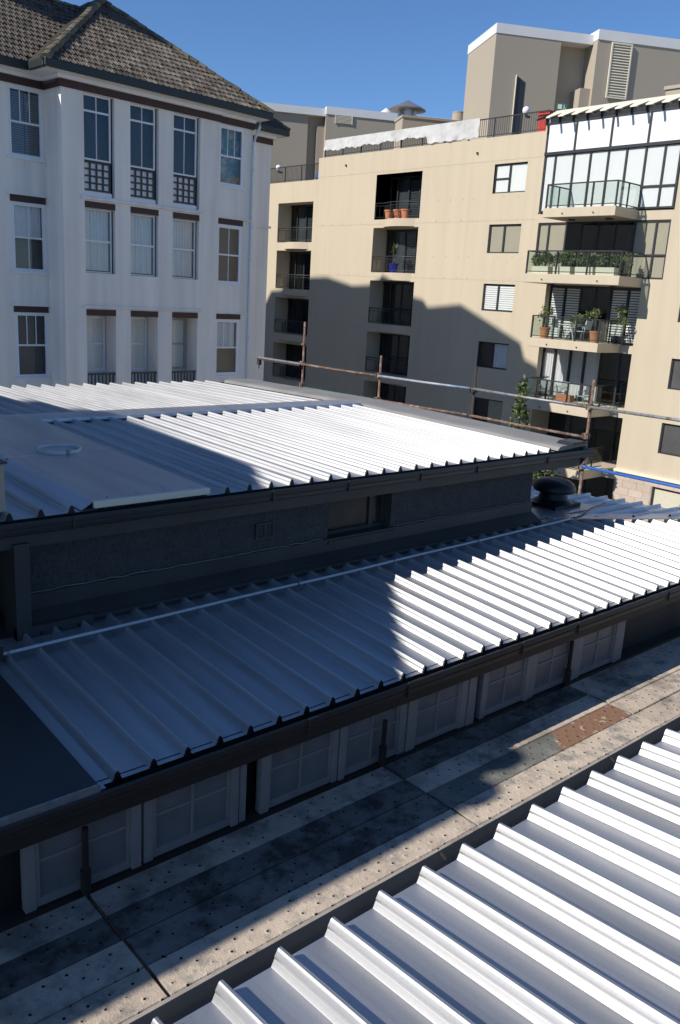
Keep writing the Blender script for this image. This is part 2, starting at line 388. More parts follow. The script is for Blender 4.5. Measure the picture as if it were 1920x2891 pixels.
# ------------------------------------------------------------------ upper pavilion
UX, UY, UZ = 2.159, 5.946, -1.651
US = .0174
pav = thing('roof_pavilion', 'low pavilion with ribbed bright metal roof and dark roughcast wall', 'building', (5.6, 8, -3.2))
pz0 = UZ-RH+.004
def pav_sheet(k):
    return sheet(UX+SP*k, UY, pz0, 9.60, pz0+US*3.65, pav)
first = pav_sheet(0); capf = None
front = {}
for k in range(-5, 29):
    if k == 0: o = first
    else: o = dup(first, pav, WL[first.name]+Vector((SP*k, 0, 0)))
    front[k] = o
    if 3 <= k <= 6: continue
    if capf is None:
        c = capf = rib_end_mesh(UX+SP*k, UY, pz0, o); ck = k
    else:
        dup(capf, o, WL[capf.name]+Vector((SP*(k-ck), 0, 0)))
rz = pz0+US*3.65
firstb = None
for k in range(2, 28):
    if firstb is None: firstb = sheet(UX+SP*k, 9.92, rz+.004, 13.28, rz-.052, pav); kb = k
    else: dup(firstb, pav, WL[firstb.name]+Vector((SP*(k-kb), 0, 0)))
rt_ = rz+RH
mb = MB().ext([(1.0, 9.52, rt_-.030), (1.0, 9.53, rt_+.004), (1.0, 9.76, rt_+.014), (1.0, 9.99, rt_+.004), (1.0, 10.0, rt_-.03), (1.0, 9.985, rt_-.03), (1.0, 9.975, rt_), (1.0, 9.76, rt_+.009), (1.0, 9.545, rt_), (1.0, 9.535, rt_-.03)], (7.85, 0, 0))
mb.build('ridge_flashing', 'zinc_flash', pav)
for k in range(-4, 28):      # turned-up stop ends between the ribs under the ridge flashing
    xk = UX+SP*(k+.5)
    s_ = MB().poly((xk-.085, 9.57, rz-.004), (xk+.085, 9.57, rz-.004), (xk+.094, 9.60, rz+.052), (xk-.094, 9.60, rz+.052)) if k == -4 else None
    if s_: st = s_.build('stop_end', 'zinc_flash', pav); sk = k
    else: dup(st, pav, WL[st.name]+Vector((SP*(k-sk), 0, 0)))
# barge flashing on the right, following ridge
def bz(y): return pz0+US*(min(y, 9.7)-UY) - max(0, y-9.7)*.016
mb = MB(); bp_ = [(8.86, .004), (8.90, .046), (8.96, .058), (9.44, .060), (9.50, .050), (9.50, -.14), (9.47, -.14), (9.47, .03), (8.90, .0)]
ys_ = (5.95, 9.7, 13.32)
rows = [[mb.p((x, y, bz(y)+z)) for x, z in bp_] for y in ys_]
for A, B in zip(rows, rows[1:]):
    for j in range(len(bp_)): mb.f.append([A[j], A[(j+1) % len(bp_)], B[(j+1) % len(bp_)], B[j]])
mb.f.append(rows[0][::-1]); mb.f.append(rows[-1])
mb.build('barge_flashing', 'grey_flash', pav)
MB().ext([(9.06, 5.90, bz(6)+.062), (9.12, 5.90, bz(6)+.098), (9.36, 5.90, bz(6)+.098), (9.42, 5.90, bz(6)+.062)], (0, .22, 0)).build('barge_end', 'dark', pav)
MB().box(8.0, 9.52, 13.30, 13.42, bz(13.3)-.15, bz(13.3)+.02).build('rear_gutter', 'grey_flash', pav)
gutter(.6, 9.52, 6.00, UY-.078, pz0-.004, .105, pav)
for xj in (2.6, 4.45, 5.35, 6.35, 7.25, 8.55):
    MB().box(xj, xj+.014, UY-.089, UY-.075, pz0-.112, pz0-.002).build('gutter_joint', 'dark', pav)
MB().box(.6, 9.46, 6.00, 6.03, pz0-.235, pz0-.04).build('fascia', 'dark2', pav)
MB().ext([(9.49, 5.86, pz0-.01), (9.49, 6.02, pz0-.24), (9.49, 6.30, pz0-.24), (9.49, 6.30, pz0-.01)], (.025, 0, 0)).build('barge_board', 'dark2', pav)
MB().box(9.44, 9.47, 6.3, 13.3, pz0-.24, pz0-.06).build('barge_board', 'dark2', pav)
MB().box(.6, 9.45, 6.03, 6.30, pz0-.212, pz0-.20).build('soffit', 'dark2', pav)
WT, WB = pz0-.205, -2.70
wf = lambda u, v, ww: (u, 6.20-ww, v)
mb = MB().wall(wf, 2.30, 8.76, WB, WT, [(5.41, 6.29, -2.40, -1.93)], .13)
mb.poly((8.76, 6.2, WB), (8.76, 13.25, WB), (8.76, 13.25, WT), (8.76, 6.2, WT))
mb.poly((8.76, 13.25, WB), (2.3, 13.25, WB), (2.3, 13.25, WT), (8.76, 13.25, WT))
mb.build('wall', 'rough', pav)
MB().box(-.5, 2.30, 6.75, 6.85, WB, WT).build('recessed_wall', 'dark2', pav)
MB().box(2.30, 2.34, 6.21, 6.85, WB, WT).build('recess_cheek', 'dark2', pav)
MB().box(1.86, 2.32, 5.99, 6.76, -2.70, -2.655).build('corner_flashing', 'dark2', pav)
# window in the wall
wd = MB(); Y = 6.30
for a in ((5.41, 6.29, -2.40, -2.34), (5.41, 6.29, -1.99, -1.93), (5.41, 5.46, -2.34, -1.99), (6.24, 6.29, -2.34, -1.99), (6.06, 6.11, -2.34, -1.99)): wd.box(a[0], a[1], Y, Y+.05, a[2], a[3])
win = wd.build('window', 'dark2', pav)
MB().box(5.46, 6.06, Y+.02, Y+.026, -2.34, -1.99).build('pane', 'dusky', win)
MB().box(5.46, 6.06, Y+.07, Y+.08, -2.34, -2.06).build('blind', 'blindk', win)
MB().box(6.11, 6.24, Y+.02, Y+.026, -2.34, -1.99).build('pane', 'dusky', win)
MB().box(5.40, 6.30, Y+.3, Y+.31, -2.41, -1.92).build('room_back', 'black', win)
MB().ext([(5.39, 6.15, -2.425), (5.39, 6.15, -2.395), (5.39, 6.31, -2.375), (5.39, 6.31, -2.425)], (.92, 0, 0)).build('sill', 'dark2', win)
# vent
v_ = MB()
for a in ((4.515, 4.72, -2.255, -2.24), (4.515, 4.72, -2.118, -2.103), (4.515, 4.53, -2.24, -2.118), (4.705, 4.72, -2.24, -2.118), (4.61, 4.625, -2.24, -2.118)): v_.box(a[0], a[1], 6.18, 6.205, a[2], a[3])
vent = v_.build('air_vent', 'dark2', pav)
MB().box(4.53, 4.705, 6.196, 6.199, -2.24, -2.118).build('vent_back', 'black', vent)
for i in range(4): MB().ext([(4.53, 6.183, -2.232+i*.03), (4.53, 6.196, -2.216+i*.03), (4.53, 6.196, -2.212+i*.03), (4.53, 6.183, -2.228+i*.03)], (.175, 0, 0)).build('slat', 'dark2', vent)
# apron flashing and bead of sealant
MB().ext([(2.31, 6.195, -2.37), (2.31, 6.165, -2.375), (2.31, 6.160, -2.50), (2.31, 6.03, -2.570), (2.31, 5.995, -2.582), (2.31, 5.995, -2.602), (2.31, 6.195, -2.55)], (6.45, 0, 0)).build('apron_flashing', 'dark2', pav)
MB().box(2.32, 8.74, 6.035, 6.05, -2.72, -2.572).build('apron_infill', 'dark2', pav)  # dark strip added to stop light leaking under the apron
mb = MB(); pts = []
x = 2.33
while x < 5.38:
    pts.append((x, 6.178+random.uniform(-.004, .004), -2.366+random.uniform(-.006, .006))); x += random.uniform(.03, .09)
mb.tube(pts, .004, 5)
mb.build('sealant_bead', 'sealant', pav)
mb = MB(); pts = []; x = 6.33
while x < 8.74:
    pts.append((x, 6.178+random.uniform(-.004, .004), -2.366+random.uniform(-.006, .006))); x += random.uniform(.03, .09)
mb.tube(pts, .0035, 5)
mb.build('sealant_bead', 'sealant', pav)
# corner post with base plate
MB().box(2.19, 2.305, 5.965, 6.21, -2.66, WT+.01).build('corner_post', 'dark2', pav, bevel=.006)
pl = MB().box(2.19, 2.80, 5.975, 6.02, -2.665, -2.56).build('base_plate', 'dark2', pav)
for xb in (2.38, 2.53, 2.68): MB().lathe((xb, 5.972, -2.625), [(.010, -.010), (.010, .010)], 8).build('bolt', 'black', pl)
# raised tray with the round collar
tz = pz0+RH+.012
mb = MB()
prof = [(2.70, pz0+.01), (2.80, tz), (3.835, tz), (3.85, tz-.045), (3.84, tz-.045), (3.825, tz-.008), (2.80, tz-.008), (2.71, pz0+.006)]
a = [mb.p((x, 5.955, z)) for x, z in prof]; b = [mb.p((x, 9.60, z+US*3.65)) for x, z in prof]
for j in range(len(prof)): mb.f.append([a[j], a[(j+1) % 8], b[(j+1) % 8], b[j]])
mb.f.append(a[::-1]); mb.f.append(b)
tray = mb.build('cover_tray', 'zinc_tray', pav)
MB().box(2.80, 3.835, 5.925, 5.953, tz-.050, tz+.003).build('front_lip', 'cream', tray)
MB().ext([(2.76, 7.66, tz-.001+US*1.56), (2.76, 7.69, tz-.001+US*1.56), (2.76, 7.69, tz+.004+US*1.56), (2.76, 7.66, tz+.004+US*1.56)], (1.08, .10, .0018)).build('lap_seam', 'zinc_flash', tray)
for xs, ys in ((2.95, 6.02), (3.2, 6.02), (3.45, 6.02), (3.7, 6.02), (3.72, 7.6), (2.9, 8.6), (3.5, 9.1), (3.78, 8.4)):
    MB().lathe((xs, ys, tz+US*(ys-6.1)), [(.009, 0), (.009, .004), (.005, .008)], 8).build('screw', 'galv', tray)
cc = (3.34, 7.83, tz+US*1.7)
MB().lathe(cc, [(.205, .002), (.205, .020), (.211, .023), (.211, .027), (.198, .027), (.199, .002)], 40, cap=False).build('round_collar', 'solar', tray, smooth='auto')
MB().box(3.33, 3.36, 7.615, 7.635, tz+.03, tz+.075).build('collar_clip', 'galv', tray)

rb = thing('roof_box', 'beige metal box standing on the pavilion roof by its left eave', 'metal box', (1.9, 6.2, pz0))
MB().box(1.60, 2.165, 6.02, 6.45, pz0+RH-.01, -1.30).build('body', 'tan2', rb, bevel=.008)
MB().box(1.58, 2.178, 6.00, 6.47, -1.299, -1.285).build('lid', 'dark2', rb)

# ------------------------------------------------------------------ lower lean-to
LX, LY, LZ = 2.020, 4.030, -2.720
LS = .0622
lt = thing('lean_to_building', 'long lean-to with blue-shaded ribbed metal roof above a row of old windows', 'building', (5.6, 5, -5.0))
lz0 = LZ-RH+.004
def vy(x): return 6.04-.44*(x-9.07)
lf = None; lcap = None
for k in range(0, 42):
    x = LX+SP*k
    yt = 6.05 if x < 9.0 else vy(x)
    if yt < LY+.1: break
    if x < 9.0:
        if lf is None: lf = sheet(x, LY, lz0, 6.06, lz0+LS*2.03, lt); o = lf; lk = k
        else: o = dup(lf, lt, WL[lf.name]+Vector((SP*(k-lk), 0, 0)))
    else: o = sheet(x, LY, lz0, yt, lz0+LS*(yt-LY), lt)
    if lcap is None: lcap = rib_end_mesh(x, LY, lz0, o); lck = k
    else: dup(lcap, o, WL[lcap.name]+Vector((SP*(k-lck), 0, 0)))
# left flat tray, dark
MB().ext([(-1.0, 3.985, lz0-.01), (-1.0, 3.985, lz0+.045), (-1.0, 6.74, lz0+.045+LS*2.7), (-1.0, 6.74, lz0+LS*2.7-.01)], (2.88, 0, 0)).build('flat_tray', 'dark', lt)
MB().box(-1.0, 1.885, 3.965, 3.983, lz0-.03, lz0+.049).build('tray_lip', 'sealant', lt)
MB().box(1.878, 1.93, 3.99, 6.0, lz0-.008, lz0+.003).build('tray_turnup', 'zinc_flash', lt)
gutter(-1.0, 13.0, LY+.045, LY-.075, lz0+.006, .115, lt)
for xj in (3.37, 4.33, 5.72, 6.55, 8.2):
    MB().box(xj, xj+.016, LY-.086, LY-.072, lz0-.113, lz0+.010).build('gutter_joint', 'dark2', lt)
MB().box(-1.0, 13.0, LY+.047, LY+.085, lz0-.25, lz0-.02).build('fascia', 'dark2', lt)
MB().box(3.36, 3.45, LY-.088, LY-.083, lz0+.006, lz0+.010).build('bright_scratch', 'sealant', lt)
# valley flashing and side roof with ribs turned the other way
MB().ext([(9.0, 6.20, lz0+LS*2.1+.052), (9.0, 5.99, lz0+LS*2.0+.052), (11.6, 4.86, lz0+LS*.86+.052), (11.6, 5.12, lz0+LS*1.1+.052)], (0, 0, .012)).build('valley_flashing', 'zinc_flash', lt)
sz = lz0+LS*2.0
for i in range(14):
    y = 5.10+i*SP
    xa = max(8.80 if y > 6.2 else 0, 9.07+(6.04-y)/.44+.05)
    xb = 10.86+(7.06-y)*.36
    if xb-xa < .25: continue
    mb = MB(); pr = RIB
    A = [mb.p((xa, y+px, sz+pz*.8+.012)) for px, pz in pr]; B = [mb.p((xb, y+px, sz-.03+pz*.8+.012)) for px, pz in pr]
    for j in range(len(pr)-1): mb.f.append([A[j], A[j+1], B[j+1], B[j]])
    so_ = mb.build('side_roof_sheet', 'zinc_flash', lt, smooth='auto')
MB().ext([(8.77, 6.08, sz+.056), (10.15, 6.05, sz+.050), (10.15, 6.86, sz+.050), (8.77, 6.9, sz+.056)], (0, 0, .008)).build('flat_flashing', 'zinc_flash', lt)
# wall under the eave
WY = 4.12
wins = [(1.57, 2.16), (2.31, 2.89), (3.20, 3.78), (3.90, 4.46), (4.65, 5.19), (5.53, 6.08), (6.23, 6.78), (6.97, 7.57)]
ztop, zbot, ztr = lz0-.13, -3.485, -3.195
MB().box(-1.0, 13.0, WY+.14, WY+.20, -6.0, ztop+.1).build('back_wall', 'dark2', lt)
MB().box(-1.0, 13.0, WY, WY+.139, -6.0, -3.50).build('sill_wall', 'dark2', lt)
MB().box(-1.0, 13.0, WY+.002, WY+.139, ztop, ztop+.12).build('head_plate', 'dark2', lt)
for (x0, x1) in wins:
    m_ = (x0+x1)/2
    f = MB()
    for a in ((x0, x0+.024, zbot, ztop), (x1-.024, x1, zbot, ztop), (x0+.024, x1-.024, zbot, zbot+.05), (x0+.024, x1-.024, ztop-.04, ztop)): f.box(a[0], a[1], WY+.02, WY+.06, a[2], a[3])
    wo = f.build('window', 'wframe', lt)
    MB().box(m_-.008, m_+.008, WY+.026, WY+.054, zbot+.05, ztop-.04).build('mullion', 'wframe', wo)
    for a, b in ((x0+.024, m_-.008), (m_+.008, x1-.024)):
        MB().box(a, b, WY+.028, WY+.052, ztr-.010, ztr+.008).build('glazing_bar', 'wframe', wo)
        for c, d in ((zbot+.05, ztr-.010), (ztr+.008, ztop-.04)):
            MB().box(a, b, WY+.038, WY+.042, c, d).build('pane', 'dusty', wo)
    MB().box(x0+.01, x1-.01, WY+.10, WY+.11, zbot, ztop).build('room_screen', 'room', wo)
jambs = [(1.505, 1.57), (2.16, 2.225), (2.245, 2.31), (2.89, 2.945), (2.955, 3.01), (3.13, 3.20), (3.78, 3.83), (3.84, 3.90), (4.46, 4.54), (4.55, 4.65), (5.19, 5.275), (5.285, 5.38), (5.47, 5.53), (6.08, 6.15), (6.16, 6.23), (6.78, 6.87), (6.88, 6.97), (7.57, 7.65), (7.66, 7.74)]
for i, (a, b) in enumerate(jambs):
    MB().box(a, b, WY+.012-.008*(i % 2), WY+.07, zbot-.01, ztop).build('jamb', 'wframe', lt, bevel=.004)

pe = thing('spare_flashing', 'short offcut of dull metal gutter lying beside the corner post', 'metal offcut', (1.9, 5.75, lz0+.1))
MB().ext([(1.5, 5.62, lz0+.16), (1.5, 5.62, lz0+.25), (1.5, 5.63, lz0+.25), (1.5, 5.63, lz0+.17), (1.5, 5.80, lz0+.17), (1.5, 5.80, lz0+.16)], (.47, .02, 0)).build('trough', 'rustd', pe)
MB().ext([(1.5, 5.66, lz0+.17), (1.5, 5.66, lz0+.30), (1.5, 5.68, lz0+.31), (1.5, 5.76, lz0+.24), (1.5, 5.76, lz0+.17)], (.44, .02, 0)).build('lip', 'grey_flash', pe)

# ------------------------------------------------------------------ near roof
NX, NY, NZ = 1.282, 1.861, -2.121
nb = thing('near_building', 'building under the sunlit ribbed metal roof with wide bright pans', 'building', (2.5, 0, -6.0))
nz0 = NZ-RH*1.08
NSL = -.08
nf = sheet(NX, NY, nz0, -1.2, nz0+NSL*(-1.2-NY), nb, rs=1.10)
for k in range(-9, 28):
    if k == 0: continue
    dup(nf, nb, WL[nf.name]+Vector((SP*k, 0, 0)))
gy = NY-.03
MB().ext([(-2, gy-.02, nz0-.02), (-2, gy-.02, nz0-.125), (-2, gy+.125, nz0-.125), (-2, gy+.140, nz0-.10), (-2, gy+.140, nz0-.050), (-2, gy+.150, nz0-.045), (-2, gy+.150, nz0-.033), (-2, gy+.138, nz0-.033), (-2, gy+.134, nz0-.10), (-2, gy+.125, nz0-.118), (-2, gy-.012, nz0-.118), (-2, gy-.012, nz0-.02)], (13, 0, 0)).build('gutter', 'gutg', nb)
MB().box(-2, 11, gy+.137, gy+.1515, nz0-.0325, nz0-.0285).build('gutter_lip', 'dustlip', nb)
for xb in (2.43, 3.72):
    MB().ext([(xb, gy+.15, nz0-.026), (xb, gy+.10, nz0-.050), (xb, gy+.10, nz0-.054), (xb, gy+.15, nz0-.032)], (.010, 0, 0)).build('gutter_bracket', 'rustd', nb)
MB().box(-2, 11, gy-.045, gy-.022, nz0-.25, nz0-.012).build('fascia', 'dark2', nb)
MB().box(-2, 11, -3.0, gy-.06, -13.9, nz0-.20).build('wall', 'dark2', nb)
MB().box(-2, 11, -3.0, gy-.3, nz0-.19, nz0-.03).build('roof_deck', 'dark2', nb)

# ------------------------------------------------------------------ scaffold boards
PZ = -3.5
rowsY = [(3.142, 3.392), (3.398, 3.636), (3.644, 3.862), (3.868, 4.092)]
bays = [(-1.2, 1.842), (1.862, 4.262), (4.282, 6.722), (6.744, 9.15), (9.17, 11.6)]
pm = {(0, 0): 'plank', (0, 1): 'plank', (0, 2): 'plankd', (0, 3): 'plank',
      (1, 0): 'plank', (1, 1): 'plankd', (1, 2): 'plankd', (1, 3): 'plank',
      (2, 0): 'plank', (2, 1): 'plankg', (2, 2): 'plank', (2, 3): 'plankd'}
bayname = ['by the first window', 'by the third window', 'by the fifth window', 'past the last window', 'at the walkway far end']
rowname = ['along the gutter edge', 'second from the gutter', 'third from the gutter', 'along the window wall']
lab = {(2, 1): 'grey-green scaffold board with a large rust patch at one end', (1, 1): 'dark stained scaffold board, second in from the gutter', (1, 2): 'dark stained scaffold board, third in from the gutter', (0, 2): 'brown-black stained scaffold board beside the first window'}
for bi, (x0, x1) in enumerate(bays):
    for ri, (y0, y1) in enumerate(rowsY):
        dz = random.uniform(-.004, .004)
        x0_, x1_ = x0+random.uniform(0, .004), x1-random.uniform(0, .004)
        z = PZ+dz
        prof = [(x0_, y0, z-.045), (x0_, y0, z-.006), (x0_, y0+.006, z), (x0_, y1-.006, z), (x0_, y1, z-.006), (x0_, y1, z-.045), (x0_, y1-.004, z-.045), (x0_, y1-.006, z-.008), (x0_, y0+.006, z-.008), (x0_, y0+.004, z-.045)]
        o = MB().ext(prof, (x1_-x0_, 0, 0)).build('scaffold_plank', pm.get((bi, ri), 'plank'))
        tag(o, lab.get((bi, ri), 'cement-splashed scaffold board %s, %s' % (bayname[bi], rowname[ri])), 'scaffold board', 'scaffold boards of the walkway')
        for xe in (x0_, x1_-.012):
            MB().box(xe, xe+.012, y0+.007, y1-.007, z-.04, z-.0085).build('end_cap', 'galv', o)
# tubes carrying the boards
for i, (xs, zt_) in enumerate(((1.852, -3.06), (4.272, -3.12), (6.733, -3.05), (9.16, -3.1))):
    nm_ = ['by the first window', 'by the fourth window', 'by the seventh window', 'past the last window'][i]
    t = thing('scaffold_upright', 'dark rusty scaffold tube stub rising through the walkway '+nm_, 'scaffold tube', (xs, 4.045, -13.9), 'stubs of the walkway scaffold')
    MB().tube([(xs, 4.045+.06, -13.9), (xs, 4.045+.06, PZ+.12)], .0242, 12).build('tube', 'rustd', t, smooth=True)
    MB().tube([(xs, 4.105, PZ+.02), (xs, 4.105, PZ+.16)], .030, 12).build('collar', 'rustd', t, smooth='auto')
    MB().tube([(xs, 4.105, PZ+.12), (xs, 4.105, zt_)], .019, 12).build('spigot', 'rustd', t, smooth='auto')
    b = MB().tube([(xs, 2.95, PZ-.075), (xs, 4.16, PZ-.075)], .024, 10).build('scaffold_transom', 'rustd', smooth=True)
    tag(b, 'rusty scaffold tube lying under the board joints '+nm_, 'scaffold tube', 'tubes under the walkway')

# ------------------------------------------------------------------ conduit on the lean-to roof
cz = lambda y: lz0+LS*(y-LY)+RH+.014
def cy_(x): return 5.695+(x-2.0)*.0245
cd = thing('conduit', 'long grey plastic conduit clipped across the ribs of the lean-to roof', 'conduit', (5.7, 5.79, cz(5.79)-.012))
MB().tube([(x, cy_(x)+.004*math.sin(x*2.1), cz(cy_(x))+.002*math.sin(x*3.3)) for x in [1.2+i*.35 for i in range(24)]], .0125, 10).build('pipe', 'pvc', cd, smooth=True)
MB().tube([(9.2, cy_(9.2), cz(cy_(9.2))), (9.45, cy_(9.45)+.01, cz(5.87)), (9.9, 6.02, cz(5.9)+.02), (10.4, 6.12, cz(5.9)+.01)], .011, 8).build('cable', 'dark', cd, smooth=True)
for xc in (2.02, 4.70, 5.97, 7.33, 9.31):
    y = cy_(xc)
    MB().tube([(xc-.012, y, cz(y)), (xc+.012, y, cz(y))], .0165, 10).build('clip', 'galv', cd, smooth='auto')
    MB().box(xc-.012, xc+.012, y-.035, y+.035, cz(y)-.014, cz(y)-.009).build('clip_foot', 'galv', cd)

# ------------------------------------------------------------------ mushroom vent on the side roof
vc = (9.66, 6.47, sz+.060)
mv = thing('roof_vent', 'black mushroom-shaped roof vent on a square base beside the pavilion', 'roof vent', vc)
MB().ext([(vc[0]-.29, vc[1]-.25, vc[2]), (vc[0]+.29, vc[1]-.25, vc[2]), (vc[0]+.29, vc[1]+.25, vc[2]), (vc[0]-.29, vc[1]+.25, vc[2])], (0, 0, .05)).build('base', 'black', mv)
MB().lathe(vc, [(.27, .05), (.20, .10), (.175, .18), (.165, .23)], 28).build('neck', 'black', mv, smooth='auto')
MB().lathe(vc, [(.16, .20), (.27, .20), (.285, .225), (.28, .26), (.255, .305), (.20, .345), (.12, .37), (.03, .378)], 32).build('hood', 'black', mv, smooth='auto')

# ------------------------------------------------------------------ scaffold guardrail behind the pavilion
SX = 11.7
posts = [(14.52, -.60, 'rust', 'tall rust-brown scaffold post nearest the white house'), (12.11, -1.10, 'rust', 'rust-brown scaffold post behind the ridge end'), (9.71, -1.08, 'rustd', 'dark scaffold post with splashed couplers'), (7.36, -1.04, 'rust', 'rusty scaffold post past the pavilion corner')]
for i, (y, ztp, m_, lb) in enumerate(posts):
    t = thing('scaffold_post', lb, 'scaffold post', (SX, y, -13.9), 'posts of the scaffold guardrail')
    MB().tube([(SX, y, -13.9), (SX, y, ztp)], .024, 12).build('tube', m_, t, smooth=True)
    for zc in (-1.48, -1.95) if i < 3 else (-1.46, -1.92, -2.40):
        c = MB().box(SX-.075, SX+.03, y-.036, y+.036, zc-.05, zc+.05).build('coupler', m_, t, bevel=.012)
        MB().tube([(SX-.085, y+.03, zc-.035), (SX-.085, y+.03, zc+.045)], .011, 8).build('bolt', m_, c)
        MB().box(SX-.06, SX+.02, y-.055, y-.03, zc-.03, zc+.03).build('wedge', m_, c)
    if i == 0:
        c = MB().box(SX-.04, SX+.04, y-.04, y+.04, -1.10, -1.04).build('coupler', m_, t, bevel=.01)
rails = [((SX-.055, 14.52, -1.49), (SX-.055, 12.11, -1.487), 'rust', 'rust and cement stained rail from the tall post'),
         ((SX-.055, 12.11, -1.487), (SX-.055, 9.71, -1.455), 'galvb', 'pale rail splashed with blue and white paint'),
         ((SX-.055, 9.71, -1.455), (SX-.055, 7.36, -1.46), 'galv', 'grey upper rail in front of the slender tree'),
         ((SX-.055, 7.36, -1.46), (SX-.055, 3.4, -1.42), 'galv', 'mottled grey rail running on past the pavilion corner'),
         ((SX-.055, 14.40, -1.985), (SX-.055, 12.15, -1.955), 'greent', 'green painted lower rail'),
         ((SX-.055, 12.11, -1.955), (SX-.055, 9.71, -1.925), 'rust', 'brown lower rail behind the ridge end'),
         ((SX-.055, 9.71, -1.925), (SX-.055, 7.36, -1.935), 'rust', 'long rusty lower rail above the barge flashing'),
         ((SX-.055, 7.36, -2.395), (SX-.055, 3.4, -2.385), 'bluep', 'bright blue painted rail over the side roof')]
for a, b, m_, lb in rails:
    o = MB().tube([a, ((a[0]+b[0])/2, (a[1]+b[1])/2, (a[2]+b[2])/2-.006), b], .0235, 12).build('scaffold_rail', m_, smooth=True)
    tag(o, lb, 'scaffold rail', 'rails of the scaffold guardrail')
t = thing('scaffold_return_tube', 'black flat rail with a hanging clamp reaching towards the white house', 'scaffold rail', (SX, 15.2, -1.6))
MB().box(SX-.10, SX-.02, 14.5, 16.05, -1.50, -1.47).build('tube', 'galv', t)
MB().box(SX-.12, SX-.0, 14.5, 16.05, -1.535, -1.505).build('under_rail', 'rustd', t)
MB().box(SX-.10, SX-.02, 16.0, 16.1, -1.66, -1.50).build('clamp', 'rustd', t, bevel=.02)
MB().tube([(SX-.06, 16.05, -1.74), (SX-.06, 16.05, -1.64)], .014, 8).build('clamp_bolt', 'rustd', t)

# ================================================================== WHITE HOUSE
K = 1.3
A_ = rad(3.909)
dv = Vector((math.cos(A_), math.sin(A_), 0)); nv = Vector((math.sin(A_), -math.cos(A_), 0))
def W(u, v, ww=0):
    q = dv*(u*K) - nv*((20-ww)*K); return (q.x, q.y, v*K)
def WB_(u, ww, z): return W(u, z, ww)       # for MB boxes given as (u, w, z)
def wbox(u0, u1, w0, w1, z0, z1): return MB(WB_).box(u0, u1, w0, w1, z0, z1)
GZ = -13.95/K
wh = thing('white_house', 'three-storey white rendered house with a brown tiled hip roof', 'house', W(13, GZ, -3))
cols = [(11.03, 11.86), (12.30, 13.13), (13.58, 14.42)]
holes = []
for a, b in cols: holes += [(a, b, 2.0, 4.30, .13), (a, b, .18, 1.71, .13), (a, b, -2.75, -.86, .55)]
fu = lambda w0: (lambda u, v, ww: W(u, v, w0+ww))
mb = MB().wall(fu(0), 10.46, 15.06, GZ, 4.60, holes, .13)
mb.poly(W(10.46, GZ, 0), W(10.46, 4.6, 0), W(10.46, 4.6, -.82), W(10.46, GZ, -.82))
mb.poly(W(15.06, GZ, 0), W(15.06, 4.6, 0), W(15.06, 4.6, -.06), W(15.06, GZ, -.06))
mb.build('front_wall', 'white', wh)
rws = [(2.73, 4.28), (.11, 1.71), (-2.47, -.87)]
mb = MB().wall(fu(-.06), 15.06, 16.25, GZ, 4.60, [(15.07, 15.95, c, d, .07) for c, d in rws], .07)
mb.poly(W(16.25, GZ, -.06), W(16.25, 4.6, -.06), W(16.25, 4.6, -1.5), W(16.25, GZ, -1.5))
mb.build('right_wall', 'white', wh)
mb = MB().wall(fu(-.82), 3.0, 10.46, GZ, 4.60, [(9.55, 10.41, c, d, .07) for c, d in rws] + [(7.6, 8.46, c, d, .07) for c, d in rws], .07)
mb.poly(W(3, GZ, -.82), W(3, 4.6, -.82), W(3, 4.6, -7), W(3, GZ, -7))
mb.build('left_wall', 'white', wh)
mb = MB().poly(W(16.25, GZ, -1.5), W(18.15, GZ, -1.5), W(18.15, 4.6, -1.5), W(16.25, 4.6, -1.5))
mb.poly(W(18.15, GZ, -1.5), W(18.15, GZ, -20), W(18.15, 4.6, -20), W(18.15, 4.6, -1.5))
mb.poly(W(10.1, GZ, -20), W(18.15, GZ, -20), W(18.15, 4.6, -20), W(10.1, 4.6, -20))  # unseen rear wing lengthened to block sky light from the apartment facade
mb.poly(W(3, GZ, -6.9), W(10.2, GZ, -6.9), W(10.2, 4.76, -6.9), W(3, 4.76, -6.9))
mb.poly(W(10.1, GZ, -6.9), W(10.1, GZ, -20), W(10.1, 4.88, -20), W(10.1, 4.88, -6.9))
mb.build('rear_wall', 'white', wh)
wbox(3.2, 18, -6.9, -1.9, GZ, 4.4).build('interior', 'room', wh)
wbox(10.15, 18.1, -19.9, -6.96, 4.50, 4.58).build('ceiling', 'room', wh)
wbox(3.05, 10.40, -6.85, -.9, 4.42, 4.46).build('ceiling', 'room', wh)
wbox(10.41, 16.2, -6.95, -.15, 4.42, 4.46).build('ceiling', 'room', wh)
# trims
for z0, z1 in ((1.885, 1.965), (-.70, -.62)):
    wbox(10.93, 14.58, .001, .06, z0+.02, z1).build('string_course', 'white', wh, bevel=.02)
for a, b in cols:
    for z0, z1 in ((1.715, 1.865), (-.86, -.71)): wbox(a, b, -.02, .012, z0, z1).build('lintel', 'brown', wh)
for z0, z1 in ((1.72, 1.875), (-.865, -.715)):
    wbox(15.05, 15.97, -.08, -.045, z0, z1).build('lintel', 'brown', wh)
    wbox(15.02, 16.26, -.05, -.01, z1+.002, z1+.04).build('string_course', 'white', wh)
    wbox(9.53, 10.43, -.84, -.805, z0, z1).build('lintel', 'brown', wh)
    wbox(9.45, 10.455, -.815, -.77, z1+.002, z1+.04).build('string_course', 'white', wh)
wbox(16.26, 18.2, -1.495, -1.44, 1.88, 1.95).build('string_course', 'white', wh)
